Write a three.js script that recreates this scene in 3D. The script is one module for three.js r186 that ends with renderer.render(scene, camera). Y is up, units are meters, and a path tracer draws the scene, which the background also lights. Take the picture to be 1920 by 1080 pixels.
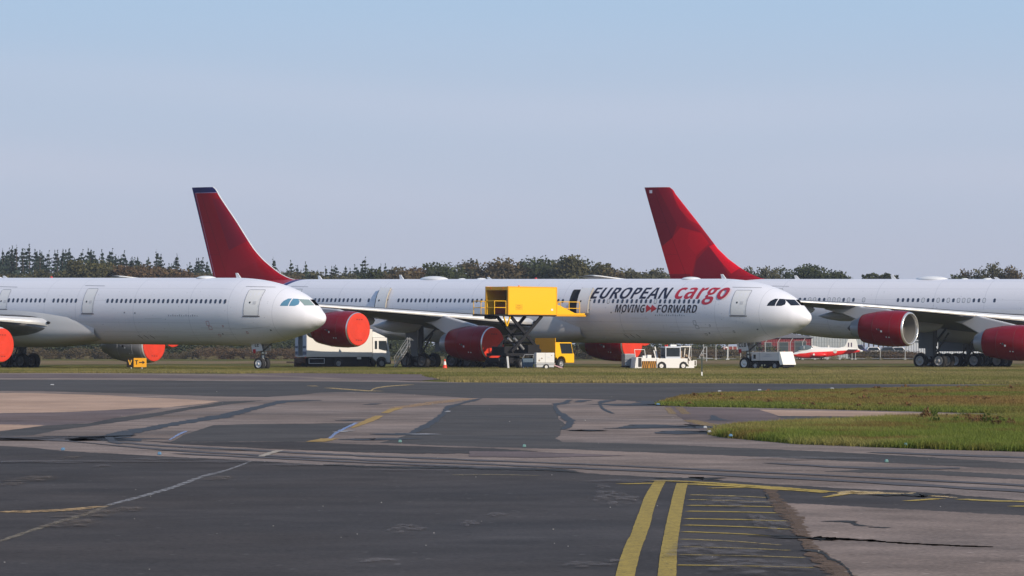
import * as THREE from 'three';
import { mergeGeometries } from 'three/addons/utils/BufferGeometryUtils.js';
import { RoundedBoxGeometry } from 'three/addons/geometries/RoundedBoxGeometry.js';
import { TessellateModifier } from 'three/addons/modifiers/TessellateModifier.js';
import { FontLoader } from 'three/addons/loaders/FontLoader.js';

// ------------------------------------------------------------ camera, sky, sun, exposure
const F = 7407, EYE = 1.72, HORIZON = 655;                      // focal length in photo pixels, eye height, horizon row
const scene = new THREE.Scene();
const camera = new THREE.PerspectiveCamera(2 * Math.atan(540 / F) * 180 / Math.PI, 1920 / 1080, 1, 9000);
camera.position.set(0, EYE, 0);
camera.lookAt(0, EYE, -100);
camera.setViewOffset(1920, 1080, 0, -(HORIZON - 540), 1920, 1080);
const renderer = new THREE.WebGLRenderer({ antialias: true });
renderer.toneMapping = THREE.LinearToneMapping;
renderer.toneMappingExposure = 1.0;
renderer.shadowMap.enabled = true;
const SUN = new THREE.Vector3(0.69, 0.465, 0.695).normalize();
const sun = new THREE.DirectionalLight(new THREE.Color(1.0, 0.87, 0.70), 4.4);
sun.position.set(0, 0, -340).addScaledVector(SUN, 500);
sun.target.position.set(0, 0, -340);
sun.castShadow = true;
sun.shadow.mapSize.set(4096, 4096);
Object.assign(sun.shadow.camera, { left: -160, right: 160, top: 160, bottom: -160, near: 10, far: 1200 });
scene.add(sun, sun.target);
{
  const W = 1024, H = 1024, data = new Float32Array(W * H * 4);
  const keys = [[-90, .30, .29, .29], [-1, .40, .42, .50], [0, .476, .506, .612], [1.2, .486, .524, .642], [2.5, .490, .556, .690], [3.6, .470, .564, .716], [5, .418, .566, .756], [9, .325, .49, .72], [20, .235, .375, .60], [45, .15, .265, .48], [90, .10, .19, .38]];
  for (let y = 0; y < H; y++) {
    const e = (y + 0.5) / H * 180 - 90;
    let k = 0; while (k < keys.length - 2 && keys[k + 1][0] < e) k++;
    const a = keys[k], b = keys[k + 1], t = Math.min(1, Math.max(0, (e - a[0]) / (b[0] - a[0]))), s = t * t * (3 - 2 * t) * .4 + t * .6;
    for (let x = 0; x < W; x++) {
      const az = (x + 0.5) / W * 2 * Math.PI - Math.PI, ce = Math.cos(e * Math.PI / 180);
      // three.js equirect: u = atan2(z, x) / 2pi + 0.5
      const dx = Math.cos(az) * ce, dz = Math.sin(az) * ce, dy = Math.sin(e * Math.PI / 180);
      const c = Math.max(-1, Math.min(1, dx * SUN.x + dy * SUN.y + dz * SUN.z)), ang = Math.acos(c) * 180 / Math.PI;
      const glow = e > -2 ? 1.6 * Math.exp(-Math.pow(ang / 14, 2)) + .45 * Math.exp(-Math.pow(ang / 42, 2)) : 0;
      // thin, faint veils of high cloud all round the horizon
      const veil = Math.exp(-Math.pow((e - 3.1) / 1.5, 2)) * (.5 + .5 * Math.sin(az * 13 + 1.9 * Math.sin(az * 5 + e * .8) + e * 2.1)) * (.55 + .45 * Math.sin(e * 5.2 + az * 7 + Math.sin(az * 23)));
      const o = (y * W + x) * 4;
      for (let i = 0; i < 3; i++) data[o + i] = (a[1 + i] + (b[1 + i] - a[1 + i]) * s) * 1.0 + glow * [.52, .49, .44][i] + veil * [.036, .018, .012][i];
      data[o + 3] = 1;
    }
  }
  const sky = new THREE.DataTexture(data, W, H, THREE.RGBAFormat, THREE.FloatType);
  sky.mapping = THREE.EquirectangularReflectionMapping;
  sky.magFilter = sky.minFilter = THREE.LinearFilter;
  sky.wrapS = THREE.RepeatWrapping;
  sky.needsUpdate = true;
  scene.background = sky;
  scene.environment = sky;
}

scene.fog = new THREE.FogExp2(new THREE.Color(.62, .70, .86), 0.00010);             // thin autumn haze over the far wood

// ------------------------------------------------------------ helpers
let seed = 7;
const rnd = () => { seed = (seed + 0x6d2b79f5) | 0; let t = Math.imul(seed ^ (seed >>> 15), 1 | seed); t = (t + Math.imul(t ^ (t >>> 7), 61 | t)) ^ t; return ((t ^ (t >>> 14)) >>> 0) / 4294967296; };
const rr = (a, b) => a + (b - a) * rnd();
const lerp = (a, b, t) => a + (b - a) * t;
const hash = (x, y, s) => { let h = Math.imul(x, 374761393) + Math.imul(y, 668265263) + Math.imul(s, 2147483647 ^ 0x5bd1e995); h = Math.imul(h ^ (h >>> 13), 1274126177); return ((h ^ (h >>> 16)) >>> 0) / 4294967296; };
function vnoise(x, y, px, py, s) {                                // value noise that repeats after px, py cells
  const x0 = Math.floor(x), y0 = Math.floor(y), fx = x - x0, fy = y - y0, u = fx * fx * (3 - 2 * fx), v = fy * fy * (3 - 2 * fy);
  const m = (a, n) => ((a % n) + n) % n, xa = m(x0, px), xb = m(x0 + 1, px), ya = m(y0, py), yb = m(y0 + 1, py);
  return lerp(lerp(hash(xa, ya, s), hash(xb, ya, s), u), lerp(hash(xa, yb, s), hash(xb, yb, s), u), v);
}
function fbm(u, v, px, py, oct, s) { let t = 0, a = .5, n = 0; for (let i = 0; i < oct; i++) { t += a * vnoise(u * px, v * py, px, py, s + i); n += a; a *= .55; px *= 2; py *= 2; } return t / n; }
function tex(w, h, fn, srgb = true) {                             // fn(u, v) -> [r, g, b] 0..1 (sRGB)
  const d = new Uint8Array(w * h * 4);
  for (let y = 0, o = 0; y < h; y++) for (let x = 0; x < w; x++, o += 4) {
    const c = fn((x + .5) / w, (y + .5) / h, x, y);
    d[o] = Math.max(0, Math.min(255, c[0] * 255)); d[o + 1] = Math.max(0, Math.min(255, c[1] * 255)); d[o + 2] = Math.max(0, Math.min(255, c[2] * 255)); d[o + 3] = c.length > 3 ? Math.max(0, Math.min(255, c[3] * 255)) : 255;
  }
  const t = new THREE.DataTexture(d, w, h);
  t.wrapS = t.wrapT = THREE.RepeatWrapping; t.magFilter = THREE.LinearFilter; t.minFilter = THREE.LinearMipmapLinearFilter; t.generateMipmaps = true;
  if (srgb) t.colorSpace = THREE.SRGBColorSpace;
  t.needsUpdate = true;
  return t;
}
const L = (r, g, b) => new THREE.Color().setRGB(r, g, b);
const S = (r, g, b) => new THREE.Color().setRGB(r / 255, g / 255, b / 255, THREE.SRGBColorSpace);
const std = (color, roughness = .6, metalness = 0, more = {}) => new THREE.MeshStandardMaterial({ color, roughness, metalness, ...more });
const used = new Map();
function numbered(n) { const k = used.get(n) ?? 0; used.set(n, k + 1); return k ? n + '_' + String(k).padStart(3, '0') : n; }
function plain(g) {
  g = g.index ? g.toNonIndexed() : g;
  for (const k of Object.keys(g.attributes)) if (!['position', 'normal', 'uv', 'color'].includes(k)) g.deleteAttribute(k);
  if (!g.attributes.uv) g.setAttribute('uv', new THREE.BufferAttribute(new Float32Array(g.attributes.position.count * 2), 2));
  if (!g.attributes.normal) g.computeVertexNormals();
  return g;
}
const join = (list) => list.length === 1 ? list[0] : mergeGeometries(list.map(plain));
const SPLIT = new Set('port_hatch static_port skin_strip taxi_light corner_trim roof_light cross_tube lift_ram hydraulic_tank rear_panel stripe tail_lamp tail_lift chassis headlight gauge caution_label grab_rail tool_case beacon side_plate lamp fin_flash side_stripe rear_guard seat dashboard mirror wheel_leg door_frame support_leg upright rib stem warning_flag rear_platform hinge_arm base_frame side_guard stabiliser front_loop top_plate chevron_mark window_rim'.split(' '));
const TINY = new Set('placard_row cowl_mark cover_marking fan railing gravel wire rung'.split(' '));
function obj(name, geos, mat, parent) {                           // one named mesh
  if (parent && Array.isArray(geos) && geos.length > 1 && SPLIT.has(name)) return geos.map((g) => obj(name, g, mat, parent))[0];
  const m = new THREE.Mesh(Array.isArray(geos) ? join(geos) : geos, mat);
  m.castShadow = m.receiveShadow = true;
  m.name = parent ? name : numbered(name);
  if (parent && TINY.has(name)) m.userData.kind = 'stuff';
  (parent ?? scene).add(m);
  return m;
}
function tag(o, label, category, group, kind) { o.userData.label = label; o.userData.category = category; if (group) o.userData.group = group; if (kind) o.userData.kind = kind; return o; }
function thing(name, label, category, x, d, deg = 0, group) {     // deg: heading; 0 = along +X, positive = turned towards the camera side
  const g = new THREE.Group(); g.name = numbered(name); g.position.set(x, 0, -d); g.rotation.y = -deg * Math.PI / 180; scene.add(g);
  return tag(g, label, category, group);
}
function copy(o, label) { const c = o.clone(); c.name = numbered(o.name.replace(/_\d+$/, '')); scene.add(c); c.userData = { ...o.userData }; if (label) c.userData.label = label; return c; }
const box = (w, h, d, x = 0, y = 0, z = 0, rx = 0, ry = 0, rz = 0) => { const g = new THREE.BoxGeometry(w, h, d); if (rx) g.rotateX(rx); if (ry) g.rotateY(ry); if (rz) g.rotateZ(rz); return g.translate(x, y, z); };
const rbox = (w, h, d, x = 0, y = 0, z = 0, r = .04, rz = 0) => { const g = new RoundedBoxGeometry(w, h, d, 2, Math.min(r, w / 2.1, h / 2.1, d / 2.1)); if (rz) g.rotateZ(rz); return g.translate(x, y, z); };
const cyl = (r1, r2, h, x = 0, y = 0, z = 0, axis = 'y', n = 24, open = false) => { const g = new THREE.CylinderGeometry(r1, r2, h, n, 1, open); if (axis === 'x') g.rotateZ(-Math.PI / 2); if (axis === 'z') g.rotateX(Math.PI / 2); return g.translate(x, y, z); };
function bar(p, q, r, n = 8) {                                    // round bar from p to q
  const a = new THREE.Vector3(...p), b = new THREE.Vector3(...q), l = a.distanceTo(b), g = new THREE.CylinderGeometry(r, r, l, n);
  g.applyQuaternion(new THREE.Quaternion().setFromUnitVectors(new THREE.Vector3(0, 1, 0), b.clone().sub(a).normalize()));
  return g.translate((a.x + b.x) / 2, (a.y + b.y) / 2, (a.z + b.z) / 2);
}
function beam(p, q, w, h) {                                       // square beam from p to q
  const a = new THREE.Vector3(...p), b = new THREE.Vector3(...q), l = a.distanceTo(b), g = new THREE.BoxGeometry(w, l, h);
  g.applyQuaternion(new THREE.Quaternion().setFromUnitVectors(new THREE.Vector3(0, 1, 0), b.clone().sub(a).normalize()));
  return g.translate((a.x + b.x) / 2, (a.y + b.y) / 2, (a.z + b.z) / 2);
}
function prism(points, depth, bevel = 0) {                        // outline in x, y pulled along z, centred
  const s = new THREE.Shape(points.map((p) => new THREE.Vector2(...p)));
  const g = new THREE.ExtrudeGeometry(s, { depth: depth - 2 * bevel, bevelEnabled: bevel > 0, bevelThickness: bevel, bevelSize: bevel, bevelOffset: -bevel, bevelSegments: 2, curveSegments: 8 });
  return g.translate(0, 0, -depth / 2 + bevel);
}
const lathe = (pts, n = 40) => new THREE.LatheGeometry(pts.map((p) => new THREE.Vector2(p[1], p[0])), n).rotateZ(Math.PI / 2);   // pts [along -x, radius]
function grid(rows, closed = false, uvs) {                        // rows of equal length of [x, y, z]
  const n = rows[0].length, pos = [], uv = [], idx = [];
  rows.forEach((r, i) => r.forEach((p, j) => { pos.push(...p); uv.push(...(uvs ? uvs(i, j) : [i / (rows.length - 1), j / (n - 1)])); }));
  for (let i = 0; i < rows.length - 1; i++) for (let j = 0; j < n - 1; j++) { const a = i * n + j, b = a + 1, c = a + n, d = c + 1; idx.push(a, c, b, b, c, d); }
  const g = new THREE.BufferGeometry();
  g.setAttribute('position', new THREE.Float32BufferAttribute(pos, 3)); g.setAttribute('uv', new THREE.Float32BufferAttribute(uv, 2)); g.setIndex(idx); g.computeVertexNormals();
  if (closed) { const N = g.attributes.normal; for (let i = 0; i < rows.length; i++) { const a = i * n, b = a + n - 1; const v = new THREE.Vector3(N.getX(a) + N.getX(b), N.getY(a) + N.getY(b), N.getZ(a) + N.getZ(b)).normalize(); N.setXYZ(a, v.x, v.y, v.z); N.setXYZ(b, v.x, v.y, v.z); } }
  return g;
}
const font = await new FontLoader().loadAsync('fonts/droid/droid_sans_bold.typeface.json');
const fontR = await new FontLoader().loadAsync('fonts/droid/droid_sans_regular.typeface.json');
const at = (x, y) => { const d = F * EYE / (y - HORIZON); return [(x - 960) * d / F, d]; };           // ground point seen at a photo pixel: [X, distance]
const X = (px, d) => (px - 960) * d / F;
const ordinal = ['first', 'second', 'third', 'fourth', 'fifth', 'sixth', 'seventh', 'eighth', 'ninth', 'tenth', 'eleventh', 'twelfth', 'thirteenth', 'fourteenth', 'fifteenth', 'sixteenth', 'seventeenth', 'eighteenth', 'nineteenth', 'twentieth', 'twenty-first', 'twenty-second', 'twenty-third', 'twenty-fourth', 'twenty-fifth', 'twenty-sixth', 'twenty-seventh', 'twenty-eighth'];

// ------------------------------------------------------------ airliner (body coordinates: x = -distance behind the nose, y above the fuselage axis, z to starboard)
const interp = (tab, a, col) => {
  if (a <= tab[0][0]) return tab[0][col];
  for (let i = 1; i < tab.length; i++) if (a <= tab[i][0]) {
    const p0 = tab[Math.max(0, i - 2)], p1 = tab[i - 1], p2 = tab[i], p3 = tab[Math.min(tab.length - 1, i + 1)], h = p2[0] - p1[0], t = (a - p1[0]) / h;
    const d = (p2[col] - p1[col]) / h, dl = i > 1 ? (p1[col] - p0[col]) / (p1[0] - p0[0]) : d, dr = i < tab.length - 1 ? (p3[col] - p2[col]) / (p3[0] - p2[0]) : d;
    const lim = (m) => (d === 0 ? 0 : Math.sign(d) * Math.min(Math.abs(m), 3 * Math.abs(d)) * (Math.sign(m) === Math.sign(d) ? 1 : 0));
    const m1 = lim((dl + d) / 2), m2 = lim((dr + d) / 2);
    return p1[col] * (1 + 2 * t) * (1 - t) * (1 - t) + h * m1 * t * (1 - t) * (1 - t) + p2[col] * t * t * (3 - 2 * t) + h * m2 * t * t * (t - 1);
  }
  return tab[tab.length - 1][col];
};
const BODY = [  // behind nose, top, bottom, half width
  [0, -.55, -.55, 0], [.03, -.40, -.69, .17], [.1, -.25, -.80, .33], [.26, -.02, -.95, .55], [.5, .16, -1.12, .80], [.8, .36, -1.26, 1.04], [1.1, .63, -1.41, 1.26], [1.4, .87, -1.54, 1.43], [1.8, 1.17, -1.68, 1.64], [2.4, 1.50, -1.87, 1.90],
  [3.2, 1.84, -2.08, 2.15], [4.5, 2.24, -2.38, 2.45], [6, 2.55, -2.63, 2.66], [7.5, 2.73, -2.77, 2.78], [9.2, 2.82, -2.82, 2.82], [12, 2.82, -2.82, 2.82], [52, 2.82, -2.82, 2.82], [55, 2.82, -2.70, 2.80], [59, 2.82, -2.25, 2.68], [63, 2.80, -1.55, 2.42],
  [67, 2.70, -.72, 1.98], [70, 2.52, -.08, 1.55], [72.5, 2.28, .50, 1.10], [74.3, 2.02, .98, .68], [75.1, 1.84, 1.30, .38], [75.36, 1.62, 1.50, .06]];
const sect = (a) => { const t = interp(BODY, a, 1), b = interp(BODY, a, 2); return { c: (t + b) / 2, h: Math.max(1e-4, (t - b) / 2), w: Math.max(1e-4, interp(BODY, a, 3)) }; };
const radius = (a, y) => { const s = sect(a), k = (y - s.c) / s.h; return k * k >= 1 ? 0 : s.w * Math.sqrt(1 - k * k); };
function normalAt(a, y) { const e = .02, n = new THREE.Vector3((radius(a + e, y) - radius(a - e, y)) / (2 * e), -(radius(a, y + e) - radius(a, y - e)) / (2 * e), 1); return n.normalize(); }
const onSide = (a, y, off) => { const n = normalAt(a, y), r = radius(a, y); return [-a + n.x * off, y + n.y * off, r + n.z * off]; };
const onArc = (a, s, off) => { const R = 2.82 + off, g = s / 2.82; return [-a, R * Math.sin(g), R * Math.cos(g)]; };       // s: arc length up from the axis line
function wrap(geo, fn, maxEdge = .22, steps = 5) {                 // flat shape in (a, y) wrapped on to the skin
  let g = plain(geo.clone()); g = new TessellateModifier(maxEdge, steps).modify(g);
  g = plain(g);
  const p = g.attributes.position;
  const N = g.attributes.normal, e = .004, A = new THREE.Vector3(), B = new THREE.Vector3();
  for (let i = 0; i < p.count; i++) {                             // follow the skin, with the skin's own smooth normals
    const u = p.getX(i), v = p.getY(i), q = fn(u, v), a = fn(u + e, v), b = fn(u, v + e);
    A.set(a[0] - q[0], a[1] - q[1], a[2] - q[2]); B.set(b[0] - q[0], b[1] - q[1], b[2] - q[2]); A.cross(B).normalize(); if (A.z < 0) A.negate();
    p.setXYZ(i, ...q); N.setXYZ(i, A.x, A.y, A.z);
  }
  for (let i = 0; i < p.count; i += 3) {                          // faces wound to agree
    const P = [0, 1, 2].map((k) => new THREE.Vector3(p.getX(i + k), p.getY(i + k), p.getZ(i + k))), f = P[1].clone().sub(P[0]).cross(P[2].clone().sub(P[0]));
    if (f.x * N.getX(i) + f.y * N.getY(i) + f.z * N.getZ(i) < 0) for (const T of [p, N, g.attributes.uv]) { const s = T.itemSize; for (let c = 0; c < s; c++) { const t = T.array[(i + 1) * s + c]; T.array[(i + 1) * s + c] = T.array[(i + 2) * s + c]; T.array[(i + 2) * s + c] = t; } }
  }
  return g;
}
const flat = (pts) => new THREE.ShapeGeometry(new THREE.Shape(pts.map((p) => new THREE.Vector2(...p))), 6);
function rrect(a0, a1, y0, y1, r) { const s = new THREE.Shape(); s.moveTo(a0 + r, y0); s.lineTo(a1 - r, y0); s.quadraticCurveTo(a1, y0, a1, y0 + r); s.lineTo(a1, y1 - r); s.quadraticCurveTo(a1, y1, a1 - r, y1); s.lineTo(a0 + r, y1); s.quadraticCurveTo(a0, y1, a0, y1 - r); s.lineTo(a0, y0 + r); s.quadraticCurveTo(a0, y0, a0 + r, y0); return s; }
function ring(a0, a1, y0, y1, r, t) { const s = rrect(a0, a1, y0, y1, r); s.holes.push(rrect(a0 + t, a1 - t, y0 + t, y1 - t, Math.max(.01, r - t))); return new THREE.ShapeGeometry(s, 5); }

const coverTex = tex(256, 256, (u, v, x, y) => { const n = fbm(u, v, 5, 5, 4, 81), k = .93 + .16 * (n - .5) + .03 * (hash(x, y, 6) - .5); return [.90 * k, .228 * k, .115 * k]; });
const coverBump = tex(256, 256, (u, v) => { const n = fbm(u, v, 4, 9, 4, 83); return [n, n, n]; }, false);
const M = {
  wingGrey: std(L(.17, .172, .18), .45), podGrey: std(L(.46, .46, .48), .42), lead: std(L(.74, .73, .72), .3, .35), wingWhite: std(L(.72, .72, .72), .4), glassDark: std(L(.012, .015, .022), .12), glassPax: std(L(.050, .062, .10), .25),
  shade: std(L(.66, .67, .70), .5), seam: std(L(.20, .21, .25), .7), seamSoft: std(L(.36, .37, .41), .7), sill: std(L(.15, .15, .17), .5, .3), tyre: std(L(.016, .016, .018), .85), rim: std(L(.50, .50, .52), .45, .2), rimWhite: std(L(.78, .78, .8), .4),
  strut: std(L(.13, .13, .14), .55, .3), darkMetal: std(L(.05, .05, .055), .6, .3), redCowl: new THREE.MeshPhysicalMaterial({ color: L(.235, .0018, .009), roughness: .27, specularIntensity: .6 }), greyCowl: std(L(.34, .34, .37), .3), lip: std(L(.80, .79, .77), .28, .75), nozzle: std(L(.42, .45, .50), .38, .4), plug: std(L(.06, .06, .07), .5, .4),
  orange: new THREE.MeshStandardMaterial({ roughness: .66, map: coverTex, bumpMap: coverBump, bumpScale: .03 }), inner: std(L(.20, .19, .175), .55), fan: new THREE.MeshPhysicalMaterial({ color: L(.022, .022, .024), roughness: .7, specularIntensity: .3 }), navy: std(L(.012, .011, .032), .45), letterRed: std(L(.52, .022, .045), .45), outline: std(L(.78, .76, .77), .5), gearDoor: std(L(.66, .66, .68), .45),
  beacon: std(L(.45, .02, .02), .4), white: std(L(.8, .8, .8), .4), mark: std(L(.25, .02, .012), .7), tan: std(L(.36, .33, .29), .8), black: std(L(.01, .01, .012), .6), cabin: std(L(.02, .02, .022), .9), blueGlass: std(L(.10, .24, .36), .12),
};
const skinRough = tex(512, 512, (u, v) => { const n = fbm(u, v, 8, 8, 5, 31); return [0, .30 + .22 * n, 0]; }, false);
function skinTexture(kind) {                                       // u: 0 nose .. 1 tail, v: 0..1 round the body, starting underneath, up the starboard side
  const W = 2048, H = 512, c = document.createElement('canvas'); c.width = W; c.height = H;
  const g = c.getContext('2d'), ux = (a) => a / 75.4 * W, vy = (deg) => (1 - deg / 360) * H;                     // deg 0 = keel, 90 = starboard, 180 = crown
  g.fillStyle = kind === 3 ? '#e3e2e8' : '#e3e3ea'; g.fillRect(0, 0, W, H);
  if (kind === 2) {                                               // red rear body with a blue band before it
    const front = (d) => 60.6 + 3.2 * Math.pow(Math.abs(d - 180) / 90, 1.3);
    for (const [off, col] of [[-.78, '#2b2a66'], [-.08, '#c9c5d8'], [0, '#9f0a1e']]) {
      g.fillStyle = col; g.beginPath(); g.moveTo(W, vy(70));
      for (let d = 70; d <= 290; d += 4) g.lineTo(ux(front(d) + off + (d < 110 || d > 250 ? 6 : 0)), vy(d));
      g.lineTo(W, vy(290)); g.closePath(); g.fill();
    }
  }
  if (kind === 3) { g.fillStyle = '#8d0c20'; g.beginPath(); g.moveTo(W, vy(120)); for (let d = 120; d <= 240; d += 4) g.lineTo(ux(61.8 + 7 * Math.pow(Math.abs(d - 180) / 60, 1.2)), vy(d)); g.lineTo(W, vy(240)); g.closePath(); g.fill(); }
  g.lineWidth = 1;                                               // skin joints
  for (const a of [3.7, 8.1, 12.4, 18.7, 25.4, 29.1, 36.4, 41.7, 47.9, 53.2, 58.5, 63.2, 68.4]) { g.strokeStyle = 'rgba(112,114,126,.26)'; g.beginPath(); g.moveTo(ux(a), 0); g.lineTo(ux(a), H); g.stroke(); }
  for (const d of [24, 52, 70, 108, 132, 156, 204, 228, 252, 290, 308, 336]) { g.strokeStyle = 'rgba(112,114,126,.18)'; g.beginPath(); g.moveTo(ux(8), vy(d)); g.lineTo(ux(60), vy(d)); g.stroke(); }
  for (let i = 0; i < 520; i++) {                                // thin streaks of dirt that rain drew down the skin, and oil flecks under the belly
    const a = rr(4, 72), under = rnd() < .62, d = under ? rr(-62, 62) : rr(30, 330), l = under ? rr(.1, 1.6) : rr(.02, .06), al = rr(.03, under ? .16 : .09);
    g.strokeStyle = `rgba(${under ? '92,84,74' : '112,112,112'},${al})`; g.lineWidth = under ? rr(.6, 2.2) : rr(.6, 1.4);
    g.beginPath(); g.moveTo(ux(a), vy((d + 360) % 360)); if (under) g.lineTo(ux(a + l * 3), vy((d + 360) % 360)); else g.lineTo(ux(a), vy((d + 360) % 360) + Math.sign(180 - d) * 0 + rr(6, 34)); g.stroke();
  }
  for (let i = 0; i < 240; i++) { g.fillStyle = `rgba(96,98,108,${rr(.15, .45)})`; g.fillRect(ux(rr(3, 62)), vy(rr(28, 128)), rr(1, 2.4), rr(1, 2)); }
  const t = new THREE.CanvasTexture(c); t.colorSpace = THREE.SRGBColorSpace; t.wrapS = THREE.ClampToEdgeWrapping; t.wrapT = THREE.RepeatWrapping; t.magFilter = THREE.LinearFilter;
  return t;
}
const finUV = (a, y) => [(a - 61) / 15.6, (y - 2) / 10.2];
function finTexture(kind) {
  const W = 1024, H = 768, c = document.createElement('canvas'); c.width = W; c.height = H;
  const g = c.getContext('2d'), P = (a, y) => { const q = finUV(a, y); return [q[0] * W, (1 - q[1]) * H]; };
  const poly = (pts, col) => { g.fillStyle = col; g.beginPath(); pts.forEach((p, i) => (i ? g.lineTo(...P(...p)) : g.moveTo(...P(...p)))); g.closePath(); g.fill(); };
  if (kind === 2) {
    g.fillStyle = '#9f0018'; g.fillRect(0, 0, W, H);
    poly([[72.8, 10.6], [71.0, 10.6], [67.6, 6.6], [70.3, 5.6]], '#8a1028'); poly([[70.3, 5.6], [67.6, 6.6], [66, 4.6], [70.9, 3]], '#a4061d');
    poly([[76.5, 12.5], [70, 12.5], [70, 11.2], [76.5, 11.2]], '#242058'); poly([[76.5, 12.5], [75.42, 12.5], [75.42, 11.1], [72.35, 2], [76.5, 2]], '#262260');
    g.strokeStyle = '#a99bb8'; g.lineWidth = 3.4; g.beginPath(); g.moveTo(...P(72.1, 2)); g.lineTo(...P(75.28, 11.2)); g.lineTo(...P(70, 11.2)); g.stroke();
  } else if (kind === 3) {
    g.fillStyle = '#9a071d'; g.fillRect(0, 0, W, H);
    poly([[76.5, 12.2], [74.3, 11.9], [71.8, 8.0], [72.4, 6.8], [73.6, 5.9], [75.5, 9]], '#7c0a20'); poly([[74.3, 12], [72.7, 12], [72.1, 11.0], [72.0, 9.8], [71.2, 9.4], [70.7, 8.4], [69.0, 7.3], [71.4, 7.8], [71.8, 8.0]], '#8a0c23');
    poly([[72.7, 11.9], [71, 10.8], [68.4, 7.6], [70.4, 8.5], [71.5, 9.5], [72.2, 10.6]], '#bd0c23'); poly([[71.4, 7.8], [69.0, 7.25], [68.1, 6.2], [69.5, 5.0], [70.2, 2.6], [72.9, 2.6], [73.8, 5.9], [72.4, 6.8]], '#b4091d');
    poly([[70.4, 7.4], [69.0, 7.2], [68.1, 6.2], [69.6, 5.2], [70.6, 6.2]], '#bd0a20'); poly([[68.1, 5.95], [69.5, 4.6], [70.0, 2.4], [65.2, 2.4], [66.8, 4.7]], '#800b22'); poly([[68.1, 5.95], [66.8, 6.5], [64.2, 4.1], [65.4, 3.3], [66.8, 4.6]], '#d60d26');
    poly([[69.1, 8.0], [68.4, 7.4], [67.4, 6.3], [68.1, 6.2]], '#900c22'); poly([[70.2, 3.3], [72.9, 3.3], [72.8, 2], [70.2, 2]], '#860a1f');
    g.strokeStyle = '#d9cdd2'; g.lineWidth = 6; g.beginPath(); g.moveTo(...P(72.65, 2)); g.lineTo(...P(75.83, 11.75)); g.lineTo(...P(72.6, 11.75)); g.stroke();
    poly([[75.2, 11.45], [74.85, 11.45], [74.85, 11.15], [75.2, 11.15]], '#dcd4da');
  } else { g.fillStyle = '#dcdbde'; g.fillRect(0, 0, W, H); }
  const line = (pts, w, col) => { g.strokeStyle = col; g.lineWidth = w; g.beginPath(); pts.forEach((p, i) => (i ? g.lineTo(...P(...p)) : g.moveTo(...P(...p)))); g.stroke(); };
  line([[70.2, 2], [74.7, 11.6]], 2.2, 'rgba(40,0,10,.55)'); for (const y of [5.2, 8.3]) line([[70.2 + (y - 2) * .47, y], [72.2 + (y - 2) * .36, y]], 1.6, 'rgba(40,0,10,.45)'); line([[64.5, 3.6], [72.3, 11.2]], 1.4, 'rgba(40,0,10,.28)'); line([[62, 3.05], [72.7, 3.05]], 1.6, 'rgba(40,0,10,.4)');
  for (let i = 0; i < 420; i++) { const x = rnd() * W, y = rnd() * H; g.fillStyle = `rgba(20,0,6,${rr(.03, .10)})`; g.fillRect(x, y, rr(1, 3), rr(4, 22)); }
  const t = new THREE.CanvasTexture(c); t.colorSpace = THREE.SRGBColorSpace; t.magFilter = THREE.LinearFilter; return t;
}

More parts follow.
